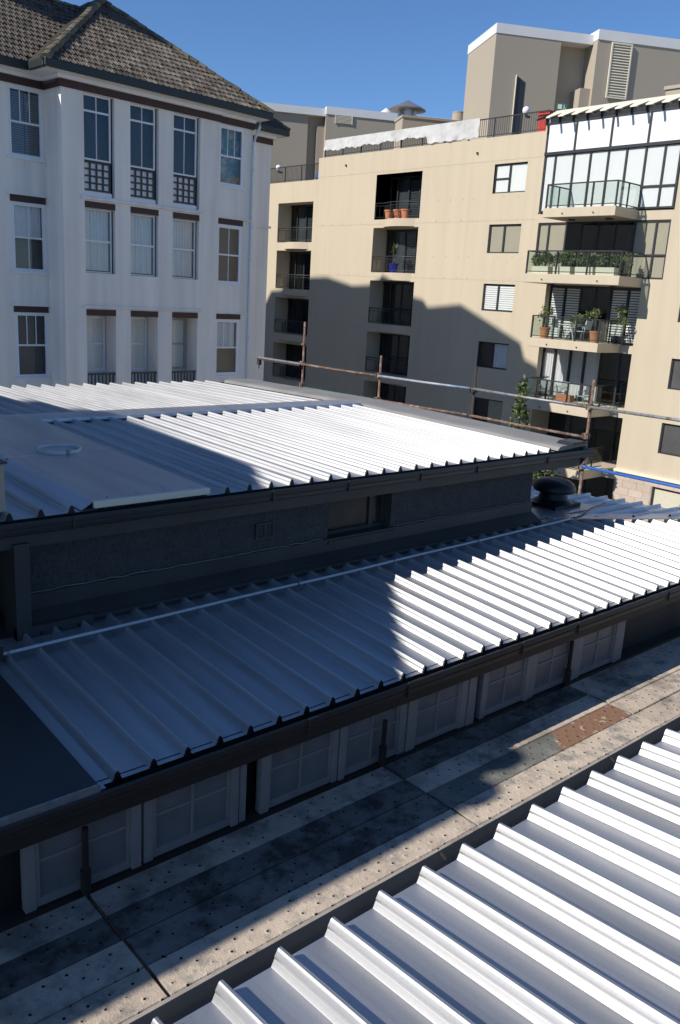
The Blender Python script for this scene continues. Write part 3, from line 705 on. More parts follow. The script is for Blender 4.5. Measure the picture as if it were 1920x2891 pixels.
# frieze, soffit moulding, gutters
def band(nm, m, z0, z1, pr):
    wbox(10.455, 15.07, .002, .012+pr, z0, z1).build(nm, m, wh)
    wbox(15.071, 16.26, -.058, -.048+pr, z0, z1).build(nm, m, wh)
    wbox(3, 10.452, -.818, -.808+pr, z0, z1).build(nm, m, wh)
    wbox(10.44-pr, 10.454, -.80, .010+pr, z0, z1).build(nm, m, wh)
    wbox(16.27, 18.17+pr, -1.498, -1.488+pr, z0, z1).build(nm, m, wh)
band('frieze', 'brown', 4.31, 4.475, .02)
band('soffit_moulding', 'whitep', 4.477, 4.57, .10)
EZ = 4.74; OV = .38
def soff(u0, u1, w0, w1): wbox(u0, u1, w0, w1, 4.572, 4.60).build('soffit', 'whitep', wh)
soff(9.96, 16.50, -.02, OV-.03); soff(3, 9.955, -1.0, -.82+OV-.03); soff(9.96, 10.46, -.9, -.021); soff(16.26, 16.50, -1.6, -.021); soff(16.51, 18.42, -1.6, -1.5+OV-.03)
def gut(u0, u1, w0, w1): wbox(u0, u1, w0, w1, 4.575, EZ+.02).build('gutter', 'greenb', wh, bevel=.03)
gut(9.88, 16.56, OV-.028, OV+.06); gut(3, 9.878, -.82+OV-.028, -.82+OV+.06); gut(9.86, 9.94, -.82+OV+.061, OV-.03); gut(16.50, 16.58, -1.1, OV-.03); gut(16.585, 18.50, -1.5+OV-.028, -1.5+OV+.06); gut(18.42, 18.50, -20, -1.5+OV-.03)
# ---- windows
def win_part(u0, u1, z0, z1, wf_, style, m='whitep', back='room', fr=.05):
    """sash window: frame, sashes, panes, whatever hangs behind"""
    mb = MB(WB_)
    mb.box(u0, u0+fr, wf_-.03, wf_+.02, z0, z1).box(u1-fr, u1, wf_-.03, wf_+.02, z0, z1).box(u0+fr, u1-fr, wf_-.03, wf_+.02, z1-fr, z1).box(u0+fr, u1-fr, wf_-.03, wf_+.02, z0, z0+fr)
    o = mb.build('window', m, wh)
    a, b, c, d = u0+fr, u1-fr, z0+fr, z1-fr
    zm = c+(d-c)*style.get('mid', .5)
    bar = .018
    def B(u0, u1, z0, z1, nm='glazing_bar'): wbox(u0, u1, wf_-.022, wf_+.006, z0, z1).build(nm, m, o)
    B(a, b, zm-.022, zm+.022, 'meeting_rail')
    ups = style.get('up', 1); los = style.get('lo', 1)
    def panes(n, z0, z1):
        for i in range(n):
            p, q = a+(b-a)*i/n, a+(b-a)*(i+1)/n
            if i: B(p-bar/2, p+bar/2, z0, z1)
            wbox(p+(bar/2 if i else 0), q-(bar/2 if i < n-1 else 0), wf_-.012, wf_-.009, z0, z1).build('pane', 'glass', o)
    panes(ups, zm+.022, d); panes(los, c, zm-.022)
    if style.get('curtain'):
        cu = MB(WB_); n = 26; hh = style['curtain']
        top = [cu.p((a+(b-a)*i/n, wf_-.07+.018*math.sin(i*1.9+u0*5)+.012*math.sin(i*.7), d)) for i in range(n+1)]
        bot = [cu.p((a+(b-a)*i/n, wf_-.07+.024*math.sin(i*1.9+u0*5)+.012*math.sin(i*.9), c+(d-c)*(1-hh))) for i in range(n+1)]
        for i in range(n): cu.f.append([top[i], top[i+1], bot[i+1], bot[i]])
        cu.build('curtain', 'curtain', o, smooth=True)
    if style.get('shutter'):
        zz = c+.02
        while zz < d-.03:
            wbox(a+.01, (a+b)/2-.015, wf_-.07, wf_-.04, zz, zz+.030).build('shutter_slat', 'shut', o)
            wbox((a+b)/2+.015, b-.01, wf_-.07, wf_-.04, zz, zz+.030).build('shutter_slat', 'shut', o)
            zz += .052
    wbox(u0, u1, wf_-.20, wf_-.19, z0, z1).build('room_back', back, o)
    return o
M['shut'] = mat('grey_blue_shutter', (.20, .22, .25), .6, 0, .05, 4)
M['drape'] = mat('dark_navy_drape', (.035, .040, .055), .9, 0, .2, 9)
M['teal'] = mat('teal_patterned_cloth', (.10, .25, .30), .9, 0, .3, 5, blot=(.5, .48, .42), blots=3, blotw=.52)
for a, b in cols:
    win_part(a+.01, b-.06, 2.82, 4.295, -.10, {'mid': .76, 'up': 2, 'lo': 2}, back='drape', fr=.04)
    la = MB(WB_)
    for i in range(5): uu = a+.03+i*(b-a-.12)/4; la.box(uu-.02, uu+.02, -.115, -.085, 2.12, 2.79)
    lo_ = la.build('lattice_panel', 'frame', wh)
    for i in range(5): zz = 2.14+i*.158; wbox(a+.01, b-.07, -.083, -.068, zz-.02, zz+.02).build('lattice_bar', 'frame', lo_)
    wbox(a, b-.06, -.128, -.12, 2.0, 2.80).build('lattice_backing', 'whitep', lo_)
    wbox(a, b-.05, -.118, -.06, 2.0, 2.10).build('lattice_sill', 'whitep', lo_)
    win_part(a+.01, b-.06, .19, 1.70, -.10, {'mid': .5, 'up': 1, 'lo': 1, 'curtain': .98}, fr=.025)
for i, (a, b) in enumerate(cols):
    wbox(a, b, -.56, -.55, -2.75, -.86).build('loggia_back', 'white', wh)
    win_part([a+.22, a+.08, a+.30][i], b-.03, -2.30, -.90, -.52, {'mid': .5, 'up': 2 if i == 0 else 1, 'lo': 1, 'curtain': 0 if i == 2 else .5}, fr=.05, m=['whitep', 'whitep', 'wframe'][i])
    ba = MB(WB_).box(a, b, -.10, -.04, -2.36, -2.31)
    bo = ba.build('balustrade', 'frame', wh)
    for j in range(8): uu = a+.05+j*(b-a-.1)/7; wbox(uu-.018, uu+.018, -.085, -.055, -2.75, -2.361).build('baluster', 'frame', bo)
win_part(15.07, 15.95, 2.73, 4.28, -.085, {'mid': .5, 'up': 3, 'lo': 1}, back='teal', fr=.085)
win_part(15.07, 15.95, .11, 1.71, -.085, {'mid': .5, 'up': 2, 'lo': 2}, fr=.085)
win_part(15.07, 15.95, -2.47, -.87, -.085, {'mid': .5, 'up': 3, 'lo': 1, 'curtain': .5}, fr=.085)
win_part(9.55, 10.41, 2.73, 4.28, -.845, {'mid': .5, 'up': 3, 'lo': 1, 'shutter': 1}, fr=.075)
win_part(9.55, 10.41, .11, 1.71, -.845, {'mid': .5, 'up': 2, 'lo': 2, 'curtain': .5}, fr=.075)
win_part(9.55, 10.41, -2.47, -.87, -.845, {'mid': .5, 'up': 3, 'lo': 1}, fr=.075)
for r_ in rws: win_part(7.6, 8.46, r_[0], r_[1], -.845, {'mid': .5, 'up': 2, 'lo': 1, 'curtain': .6}, fr=.075)
for (u0, u1, w0) in ((15.03, 15.99, -.06), (9.50, 10.45, -.82)):
    for c, d in rws: wbox(u0, u1, w0+.001, w0+.05, c-.05, c).build('window_sill', 'whitep', wh)
# downpipe
dp = MB().tube([W(16.36, 4.55, .1), W(16.36, 4.40, .1), W(16.30, 4.15, -.0), W(16.27, 3.95, -.02), W(16.27, GZ, -.02)], .055, 8).build('downpipe', 'whitep', wh, smooth=True)
for z in (3.2, 1.7, .8, -1.4): wbox(16.23, 16.33, -.05, .05, z, z+.05).build('pipe_bracket', 'whitep', dp)
wbox(16.50, 16.62, -1.49, -1.43, 1.35, 1.55).build('wall_box', 'whitep', wh)
# ---- roof
PIT = (7.28-EZ)/(3.31)
def RP(u, ww, z): return Vector(W(u, z, ww))
mb = MB()
ap = (13.23, OV-3.31, EZ+3.31*PIT)
e0, e1 = (9.92, OV), (16.54, OV)
mb.poly(RP(9.92, OV, EZ), RP(16.54, OV, EZ), RP(*ap))
mb.poly(RP(9.92, OV, EZ), RP(*ap), RP(13.23, -20, ap[2]), RP(9.92, -20, EZ))
mb.poly(RP(16.54, OV, EZ), RP(16.54, -20, EZ), RP(13.23, -20, ap[2]), RP(*ap))
mb.poly(RP(3, -.44, EZ), RP(9.95, -.44, EZ), RP(13.0, -3.49, EZ+3.05*PIT), RP(3, -3.49, EZ+3.05*PIT))
mb.poly(RP(3, -3.49, EZ+3.05*PIT), RP(13.0, -3.49, EZ+3.05*PIT), RP(13.0, -6.9, EZ), RP(3, -6.9, EZ))
mb.poly(RP(13, -1.12, EZ), RP(18.48, -1.12, EZ), RP(15.4, -4.2, EZ+3.08*PIT), RP(13, -4.2, EZ+3.08*PIT))
mb.poly(RP(18.48, -1.12, EZ), RP(18.48, -20, EZ), RP(15.4, -20, EZ+3.08*PIT), RP(15.4, -4.2, EZ+3.08*PIT))
roof = mb.build('roof', 'tile', wh)
TW, TE = .215, .310           # tile width and exposed length (metres)
def tile_geom(mb, o, ex, ey, ez, L=.36):
    """one interlocking tile: two shallow pans with raised rolls and a thick lower edge"""
    px = [(-.5, .030), (-.40, .034), (-.30, .006), (-.06, .004), (.02, .022), (.10, .004), (.34, .004), (.42, .030), (.5, .030)]
    rows_ = []
    for s, lift in ((0, .030), (1, .002)):
        rows_.append([o+ex*(a*TW*1.02)+ey*(s*L)+ez*(h+lift) for a, h in px])
    low = [q-ez*.030 for q in rows_[0]]
    I = [[mb.p(q) for q in r] for r in (low, rows_[0], rows_[1])]
    for A, B in zip(I, I[1:]):
        for j in range(len(px)-1): mb.f.append([A[j], A[j+1], B[j+1], B[j]])
tile_src = None
def tile_field(c0, c1, top, inside, as_parts, limit=10**9, smb=None):
    """rows of tiles on the plane through eave corners c0-c1 and top; inside(s, t) in metres along eave / up slope"""
    global tile_src
    ex = (c1-c0).normalized(); n = ex.cross(top-c0).normalized()
    if n.z < 0: n = -n
    ey = n.cross(ex)
    if ey.z < 0: ey = -ey
    Lx = (c1-c0).length; Ly = (top-c0).dot(ey)
    cnt = 0
    r = 0
    while r*TE < Ly:
        off = (r % 2)*TW/2
        k = 0
        while k*TW+off < Lx+TW:
            s = k*TW+off; t = r*TE
            if inside(s, t+.12):
                jit = random.uniform(-.006, .006); q = c0+ex*s+ey*(t+jit)+n*random.uniform(.004, .014)
                rot = Matrix.Rotation(random.uniform(-.02, .02), 3, n)
                if as_parts and cnt < limit:
                    if tile_src is None:
                        m0 = MB(); tile_geom(m0, Vector((0, 0, 0)), Vector((1, 0, 0)), Vector((0, 1, 0)), Vector((0, 0, 1)))
                        me = bpy.data.meshes.new('roof_tile'); me.from_pydata([Vector(v) for v in m0.v], [], m0.f); me.materials.append(M['tile']); tile_src = me
                    o = bpy.data.objects.new('roof_tile', tile_src); COL.objects.link(o); o.parent = roof
                    R = Matrix((rot @ ex, rot @ ey, n)).transposed().to_4x4()
                    o.matrix_local = Matrix.Translation(q-WL[roof.name]) @ R
                else: tile_geom(smb, q, rot @ ex, rot @ ey, n)
                cnt += 1
            k += 1
        r += 1
    return cnt
smb = MB()
c0, c1, tp = RP(9.92, OV, EZ), RP(16.54, OV, EZ), RP(*ap)
Lx = (c1-c0).length; H = (tp-(c0+c1)/2).length
n1 = tile_field(c0, c1, tp, lambda s, t: s > t*(Lx/2)/H+.05 and s < Lx-t*(Lx/2)/H-.05, True, 285, smb)
# left slope of the front hip
c0, c1 = RP(9.92, OV, EZ), RP(9.92, -9, EZ); tp2 = RP(13.23, -9, ap[2])
tile_field(c0, c1, tp2, lambda s, t: s > t*(Lx/2)/H+.05 and s < t*(Lx/2)/H+1.35*K, False, 0, smb)
c0, c1, tp3 = RP(5.5, -.44, EZ), RP(13.2, -.44, EZ), RP(5.5, -3.49, EZ+3.05*PIT)
Hw = (tp3-c0).length; vx0 = (9.95-5.5)*K
tile_field(c0, c1, tp3, lambda s, t: s < vx0+t*3.05*K/Hw-.1 and t < Hw, False, 0, smb)
c0, c1, tp4 = RP(16.3, -1.12, EZ), RP(18.48, -1.12, EZ), RP(16.3, -4.2, EZ+3.08*PIT)
tile_field(c0, c1, tp4, lambda s, t: s < 2.18*K-t*.79, False, 0, smb)
st_ = smb.build('tile_field', 'tile', roof, kind='stuff')
# ridge and hip caps
def caps(p0, p1, r=.125, L=.40):
    d = p1-p0; n = max(1, int(d.length/(L*.86))); d.normalize()
    side = d.cross(Vector((0, 0, 1))).normalized(); up = side.cross(d)
    if up.z < 0: up = -up
    for i in range(n):
        q = p0+(p1-p0)*(i/n)+Vector((0, 0, random.uniform(-.05, -.02)))+side*random.uniform(-.015, .015)
        m_ = MB(); m2 = 7
        A, B = [], []
        for j in range(m2):
            a = math.pi*j/(m2-1)
            A.append(m_.p(q+side*math.cos(a)*r*1.08+up*(math.sin(a)*r*1.0)))
            B.append(m_.p(q+d*L*1.04+side*math.cos(a)*r*.95+up*(math.sin(a)*r*.88)))
        for j in range(m2-1): m_.f.append([A[j], A[j+1], B[j+1], B[j]])
        m_.f.append(A[::-1]); m_.f.append(B)
        m_.build('ridge_tile', 'ridge', roof)
caps(RP(9.90, OV+.02, EZ+.02), RP(*ap)+Vector((0, 0, .02)), .15)
caps(RP(16.56, OV+.02, EZ+.02), RP(*ap)+Vector((0, 0, .02)))
caps(RP(7.5, -3.49, EZ+3.05*PIT+.01), RP(13.0, -3.49, EZ+3.05*PIT+.01))
caps(RP(18.5, -1.1, EZ+.02), RP(16.8, -2.8, EZ+1.7*PIT))
caps(RP(*ap), RP(13.23, -5, ap[2]))

# ================================================================== CREAM APARTMENT BLOCK
Q = 1.75
TX = 35.0
def T(y, z, d=0): return (TX+d*Q, y*Q, z*Q)              # d: metres/1.75 behind the facade (negative = in front)
def TB(d, y, z): return T(y, z, d)
def tbox(d0, d1, y0, y1, z0, z1): return MB(TB).box(d0, d1, y0, y1, z0, z1)
ap_ = thing('apartment_block', 'large cream apartment block with balconies and a glazed penthouse', 'apartment building', (TX+4, 35, -13.95))
tw = [(15.49, 16.63, a, b) for a, b in ((3.03, 3.81), (1.41, 2.195), (-.203, .561), (-1.834, -1.084), (-3.47, -2.729))]
ta = [(19.44, 21.48, a, b) for a, b in ((2.44, 3.817), (.787, 2.182), (-.857, .527), (-2.48, -1.135), (-4.12, -2.77))]
tb_ = [(24.66, 26.70, a, b) for a, b in ((1.756, 3.131), (.11, 1.47), (-1.53, -.22), (-3.20, -1.89))]
tr_ = [(9.3, 10.52, a, b) for a, b in ((-.17, .58), (-1.779, -1.035), (-3.386, -2.615), (-5.0, -4.245))]
lv = [(11.06, 14.92, .81, 2.205, .10), (11.60, 14.43, -.83, .60, .35), (11.60, 14.44, -2.42, -1.03, .35), (11.60, 14.44, -4.05, -2.66, 1.0), (11.60, 14.44, -5.7, -4.27, 1.0)]
hs = [h+(.09,) for h in tw] + [h+(.85,) for h in ta] + [h+(.09,) for h in tr_] + lv
fT = lambda u, v, ww: T(u, v, -ww)
ZG = -13.95/Q
MB().wall(fT, 2.0, 24.46, ZG, 2.44, [h for h in hs], .1).build('facade', 'tan', ap_)
MB().wall(fT, 14.91, 24.46, 2.44, 4.535, [h for h in hs if h[2] >= 2.43], .1).build('facade_upper', 'tan', ap_)
MB().poly(T(2, 2.44), T(11.05, 2.44), T(11.05, 3.9), T(2, 3.9)).build('facade_upper', 'tan', ap_)
MB().wall(fT, 24.462, 34, ZG, 3.845, [h+(.85,) for h in tb_], .1).build('facade_wing', 'tan', ap_)
tbox(.01, .18, 24.46, 34, 3.80, 3.846).build('parapet_top', 'tan', ap_)
tbox(.01, .18, 14.95, 24.44, 4.45, 4.536).build('parapet_top', 'tan', ap_)
MB().poly(T(24.461, 3.4, 0), T(24.461, 3.4, 12), T(24.461, 4.535, 12), T(24.461, 4.535, 0)).build('step_wall', 'tan', ap_)
tbox(.9, 12, 2.0, 24.4, ZG, 4.1).build('roof_slab', 'tan2', ap_)
tbox(.9, 12, 24.45, 34, ZG, 3.5).build('roof_slab', 'tan2', ap_)
# fine joints between storeys
for z in (3.905, 2.30, .66, -1.0, -2.63):
    tbox(-.004, -.0005, 14.95, 24.44, z-.007, z+.004).build('render_joint', 'tan3', ap_)
def tframe(y0, y1, z0, z1, d, fr, name='window', m='frame', parent=None):
    return MB(TB).box(d, d+.04, y0, y0+fr, z0, z1).box(d, d+.04, y1-fr, y1, z0, z1).box(d, d+.04, y0+fr, y1-fr, z0, z0+fr).box(d, d+.04, y0+fr, y1-fr, z1-fr, z1).build(name, m, parent or ap_)
def twin(h, left, right, split=.54):
    y0, y1, z0, z1 = h[:4]
    o = tframe(y0, y1, z0, z1, .045, .035)
    ym = y0+(y1-y0)*split
    tbox(.048, .083, ym-.03, ym+.03, z0+.035, z1-.035).build('mullion', 'frame', o)
    for a, b, bl in ((y0+.035, ym-.03, right), (ym+.03, y1-.035, left)):
        tbox(.062, .064, a, b, z0+.035, z1-.035).build('pane', 'glass', o)
        if bl == 'slats':
            n = 11
            for i in range(n): zz = z0+.05+(z1-z0-.1)*i/n; tbox(.075, .088, a, b, zz, zz+.05).build('slat', 'blindw', o)
        elif bl == 'curtain':
            cu = MB(TB); n = 18
            tp_ = [cu.p((.10+.012*math.sin(i*2.1), a+(b-a)*i/n, z1-.04)) for i in range(n+1)]; bt = [cu.p((.10+.014*math.sin(i*2.1+.3), a+(b-a)*i/n, z0+.04)) for i in range(n+1)]
            for i in range(n): cu.f.append([tp_[i], tp_[i+1], bt[i+1], bt[i]])
            cu.build('curtain', 'curtain', o)
        elif bl: tbox(.080, .086, a, b, z0+.03, z1-.03).build('blind', bl, o)
        if bl == 'blindh' : pass
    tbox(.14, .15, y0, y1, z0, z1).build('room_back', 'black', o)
    return o
w1 = twin(tw[0], 'blindw', 'blindw')
tbox(.05, .08, 16.10+.035, 16.63-.035, 3.40, 3.44).build('transom', 'frame', w1)
twin(tw[1], 'blindk', 'blindk'); twin(tw[2], 'slats', 'slats'); twin(tw[3], None, 'curtain'); twin(tw[4], None, 'blindk')
for h in tr_: twin(h, 'cream' if h[2] < -4 else 'blindk' if h[2] > -1.5 else 'room', 'cream' if h[2] < -4 else 'room', .35)
# small drip stains under windows as spitter notches
for z in (2.37, .73, 2.95, 1.33):
    for y in (15.7, 16.2, 17.3, 17.7, 18.2, 18.7):
        tbox(-.006, .0, y-.006, y+.006, z-.06, z).build('weep_slot', 'tan3', ap_)
for z in (.73, 2.37-.0):
    for y in (22.1, 22.6, 23.1, 23.6, 24.1): tbox(-.006, 0, y-.006, y+.006, z-.06, z).build('weep_slot', 'tan3', ap_)
for y, z in ((23.0, 4.2), (17.3, 4.15)): tbox(-.05, 0, y-.02, y+.02, z-.03, z+.03).build('spitter', 'frame', ap_)
# recessed balconies A and B
def recess(h, blind, lit):
    y0, y1, z0, z1 = h[:4]
    D_ = .85
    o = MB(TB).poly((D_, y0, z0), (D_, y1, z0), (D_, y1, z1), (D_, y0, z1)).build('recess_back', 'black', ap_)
    ym = y0+(y1-y0)*.60
    # sliding door set diagonally in line with the photo: pane, frame, side screen
    df = MB(TB)
    for (a, b) in ((y0+.16, y0+.20), (y0+.62, y0+.67), (y0+1.10, y0+1.16), (y1-.42, y1-.37), (y1-.10, y1-.05)): df.box(.60, .64, a, b, z0, z1-.08)
    df.box(.60, .64, y0+.05, y1, z1-.08, z1)
    do = df.build('sliding_door', 'frame', ap_)
    tbox(.615, .62, y0+.05, y1-.05, z0, z1-.08).build('pane', 'glassd', do)
    if blind:
        n = 22
        for i in range(n): zz = z0+.03+(z1-z0-.16)*i/n; tbox(.66, .685, y0+.72, y0+1.10, zz, zz+.035).build('slat', 'blindw', do)
    tbox(.66, .67, y1-.92, y1-.40, z0, z1-.08).build('curtain', 'curtain' if blind else 'room', do)
    # bowed slab and railing
    n = 12; bul = .20
    arc = [(0, y0+.16+(y1-y0-.6)*i/n) for i in range(n+1)]
    arc = [(-bul*math.sin(math.pi*min(1, max(0, i/n))), y) for i, (d, y) in enumerate(arc)]
    mb = MB(TB)
    top = [mb.p((d, y, z0)) for d, y in arc]; bot = [mb.p((d, y, z0-.235)) for d, y in arc]
    for i in range(n): mb.f.append([top[i], top[i+1], bot[i+1], bot[i]])
    mb.f.append(bot[::-1]); mb.f.append(top)
    sl_ = mb.build('balcony_slab', 'tan', ap_, smooth='auto')
    full = [(.03, y0+.02)]+[(d+.03, y) for d, y in arc]+[(.03, y1-.02)]
    rl = MB()
    for zz, r in ((z0+.50, .030), (z0+.42, .016), (z0+.07, .016)): rl.tube([T(y, zz, d) for d, y in full], r, 6)
    ro = rl.build('railing', 'rail', ap_, smooth=True)
    bl = MB()
    m = 30
    for i in range(m+1):
        f_ = i/m*(len(full)-1); k = min(int(f_), len(full)-2); fr = f_-k
        d = full[k][0]*(1-fr)+full[k+1][0]*fr; y = full[k][1]*(1-fr)+full[k+1][1]*fr
        bl.tube([T(y, z0+.07, d), T(y, z0+(.50 if i % 10 == 0 else .42), d)], .020 if i % 10 == 0 else .008, 5)
    bo_ = bl.build('balusters', 'rail', ro); bo_['kind'] = 'stuff'
for i, h in enumerate(ta): recess(h, i < 2, i)
for i, h in enumerate(tb_): recess(h, i < 1, i)
# balcony stack on the right
slabs = [(11.95, 14.04, 2.44), (11.60, 14.44, .83), (11.95, 14.06, -.80), (11.98, 14.05, -2.43), (11.98, 14.05, -4.05)]
for i, (y0, y1, zt_) in enumerate(slabs):
    sb = tbox(-1.05, -.002, y0, y1, zt_-.225, zt_).build('balcony_slab', 'tan', ap_, bevel=.02)
    for y in (y0+.45, y1-.55): MB().lathe(T(y, zt_-.262, -.55), [(.16, 0), (.16, .06)], 14).build('ceiling_light', 'frame', sb)
    for y in (y0+.6, y1-.6): MB(TB).box(-1.085, -1.05, y-.012, y+.012, zt_-.15, zt_-.125).build('spitter', 'frame', sb)
    h = .585
    rl = MB(TB)
    e = 1.0
    rl.box(-e-.02, -e+.02, y0+.03, y1-.03, zt_+h-.03, zt_+h).box(-e+.02, -.02, y0+.03, y0+.06, zt_+h-.03, zt_+h).box(-e+.02, -.02, y1-.06, y1-.03, zt_+h-.03, zt_+h)
    rl.box(-e-.01, -e+.01, y0+.03, y1-.03, zt_+.05, zt_+.07).box(-e+.01, -.02, y0+.04, y0+.055, zt_+.05, zt_+.07)
    ro = rl.build('railing', 'rail', ap_)
    n = 3
    for j in range(n+1):
        y = y0+.045+(y1-y0-.09)*j/n
        tbox(-e-.018, -e+.018, y-.018, y+.018, zt_, zt_+h-.03).build('post', 'rail', ro)
        if j < n:
            tbox(-e-.003, -e+.003, y+.02, y+(y1-y0-.09)/n-.02, zt_+.07, zt_+h-.04).build('glass_panel', 'glassb', ro)
    for y in (y0+.045, y1-.045):
        tbox(-.52, -.49, y-.015, y+.015, zt_, zt_+h-.03).build('post', 'rail', ro)
        for a, b in ((-e+.02, -.53), (-.48, -.03)): tbox(a, b, y-.003, y+.003, zt_+.07, zt_+h-.04).build('glass_panel', 'glassb', ro)
# glazing behind those balconies
def glazing(y0, y1, z0, z1, d, muls, fills, transoms=()):
    o = tframe(y0, y1, z0, z1, d, .045, 'glazed_wall')
    ys = [y0]+list(muls)+[y1]
    for m_ in muls: tbox(d+.002, d+.038, m_-.025, m_+.025, z0+.045, z1-.045).build('mullion', 'frame', o)
    for i, (a, b) in enumerate(zip(ys, ys[1:])):
        fl = fills[i % len(fills)]
        tbox(d+.018, d+.022, a+.026, b-.026, z0+.045, z1-.045).build('pane', 'glassd' if fl in (None, 'dim') else 'glass', o)
        if fl in ('blindk', 'blindw', 'panelw'): tbox(d+.035, d+.045, a+.026, b-.026, z0+.045, z1-.045).build('blind', fl, o)
        elif fl == 'slats':
            n = 20
            for k in range(n): zz = z0+.06+(z1-z0-.12)*k/n; tbox(d+.03, d+.05, a+.05, b-.05, zz, zz+.042).build('slat', 'blindw', o)
        elif fl == 'curtain':
            cu = MB(TB); n = 14
            tp_ = [cu.p((d+.09+.02*math.sin(k*2.2), a+.02+(b-a-.04)*k/n, z1-.05)) for k in range(n+1)]; bt = [cu.p((d+.09+.024*math.sin(k*2.2+.3), a+.02+(b-a-.04)*k/n, z0+.05)) for k in range(n+1)]
            for k in range(n): cu.f.append([tp_[k], tp_[k+1], bt[k+1], bt[k]])
            cu.build('curtain', 'curtain', o)
    for a, b, z in transoms: tbox(d-.004, d+.036, a, b, z-.022, z+.022).build('transom', 'frame', o)
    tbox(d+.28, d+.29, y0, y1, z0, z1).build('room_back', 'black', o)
    return o
glazing(11.06, 14.92, .81, 2.205, .02, (11.44, 12.02, 12.55, 13.05, 13.55, 14.03, 14.58), ('blindk', 'blindk', None, 'dim', None, 'dim', 'blindk', 'blindk'), ((11.10, 11.98, 1.38),))
glazing(11.60, 14.43, -.83, .60, .20, (12.05, 12.55, 13.0, 13.45, 13.95), ('slats', 'slats', None, None, 'slats', 'slats'))
glazing(11.60, 14.44, -2.42, -1.03, .20, (12.05, 12.6, 13.1, 13.55, 14.05), (None, 'dim', 'curtain', 'curtain', 'curtain', 'curtain'))
glazing(11.60, 14.44, -4.05, -2.66, .85, (12.3, 13.0, 13.7), (None, None, None, None))
glazing(11.60, 14.44, -5.7, -4.27, .85, (12.3, 13.0, 13.7), (None, None))
# glazed penthouse
gb = glazing(11.03, 14.91, 2.46, 3.93, -.05, (11.45, 11.95, 12.47, 12.98, 13.50, 14.0, 14.57), ('panelw', 'panelw', 'panelw', 'panelw', 'panelw', 'panelw', 'panelw', 'panelw'), ((11.08, 11.95, 2.98),))
tbox(-.08, -.045, 10.0, 14.92, 3.90, 3.975).build('head_beam', 'frame', gb)
mu = (10.9, 11.92, 12.95, 14.0)
for a, b in zip((10.0,)+mu, mu+(14.88,)):
    tbox(-.055, -.03, a+.03, b-.03, 3.976, 4.66).build('upper_panel', 'panelw', gb)
for y in mu+(14.88,): tbox(-.075, -.028, y-.028, y+.028, 3.976, 4.68).build('mullion', 'frame', gb)
tbox(-.08, -.02, 10.0, 14.92, 4.66, 4.705).build('top_beam', 'frame', gb)
tbox(-.03, -.01, 10.0, 14.9, 4.706, 4.86).build('clerestory_strip', 'zinc_flash', gb)
MB(TB).ext([(-.20, 10.0, 4.80), (-.20, 10.0, 4.83), (.25, 10.0, 5.06), (.25, 10.0, 5.03)], (0, 4.9, 0)).build('sunshade', 'cream', gb)
for i in range(12):
    y = 14.95-i*.415
    MB(TB).ext([(-.46, y, 4.70), (-.46, y, 4.75), (.0, y, 4.93), (.05, y, 4.90), (.0, y, 4.66), (-.05, y, 4.66), (-.06, y, 4.84)], (0, .055, 0)).build('rafter', 'frame', gb)
tbox(-.04, 2.5, 14.93, 14.98, 2.46, 4.72).build('side_wall', 'tan', gb)
tbox(0.02, 6, 8.0, 14.9, 4.4, 4.7).build('penthouse_roof', 'tan2', ap_)
MB(TB).box(.9, 4, 8.0, 12.2, 4.7, 5.35).box(.86, 4.04, 7.96, 12.24, 5.35, 5.43).build('roof_plant_box', 'tan2', ap_)
# stone base
sw = MB(TB).box(-.012, .0, 2.0, 11.58, -8, -5.01).box(-.012, .0, 2.0, 9.29, -5.009, -4.03).box(-.012, .0, 10.53, 11.58, -5.009, -4.03).box(-.012, .0, 9.291, 10.529, -4.24, -4.03).build('stone_base', 'mortar', ap_)
tbox(-.07, 0, 2.0, 11.62, -4.035, -3.96).build('base_course', 'cream', ap_)
bw_, bh = .40, .19
stb = None
for r in range(9):
    for c in range(12):
        y = 11.55-(c+1)*bw_+(.2 if r % 2 else 0)
        yb = min(y+bw_-.008, 11.57)
        if y < 10.52 and yb > 9.31 and -5.09 < -4.04-(r+.5)*bh < -4.2: continue
        if yb-y < .1: continue
        z = -4.045-(r+1)*bh
        if stb is None or yb-y < bw_-.009:
            o = tbox(-.020, -.0125, y, yb, z, z+bh-.008).build('stone_block', 'stone', sw)
            if stb is None: stb = o; st0 = (y, z)
        else: dup(stb, sw, WL[stb.name]+Vector((0, (y-st0[0])*Q, (z-st0[1])*Q)))
# ---- roof-top tower (turned about 30 degrees)
C0 = Vector((40.25, 34.259, 0)); dR = Vector((math.cos(rad(30)), -math.sin(rad(30)), 0)); dL = Vector((math.cos(rad(60)), math.sin(rad(60)), 0))
def TT(s, t, z): q = C0+dR*s+dL*t; return (q.x, q.y, z)      # s along the shaded face, t back along the sunlit face
def ttb(s0, s1, t0, t1, z0, z1): return MB(TT).box(s0, s1, t0, t1, z0, z1)
tow = thing('rooftop_tower', 'tall beige lift tower with a white fascia and a slatted louvre', 'roof tower', TT(5, 2, 7.2))
ttb(0, 3.88, 0, 4.7, 7.2, 14.55).build('wall', 'tan2', tow)
ttb(3.881, 5.82, .9, 4.7, 7.2, 14.55).build('recessed_wall', 'tan2', tow)
ttb(5.821, 14, -.55, 4.7, 7.2, 14.70).build('wall', 'tan2', tow)
ttb(-.03, 5.80, -.03, 4.75, 14.551, 15.05).build('fascia', 'fascia', tow)
ttb(5.801, 14, -.60, 4.75, 14.701, 15.22).build('fascia', 'fascia', tow)
ttb(5.2, 5.815, -.3, .895, 7.2, 12.2).build('duct', 'tan2', tow)
ttb(1.38, 1.42, -.08, -.001, 9.5, 12.55).build('fin', 'cream', tow)
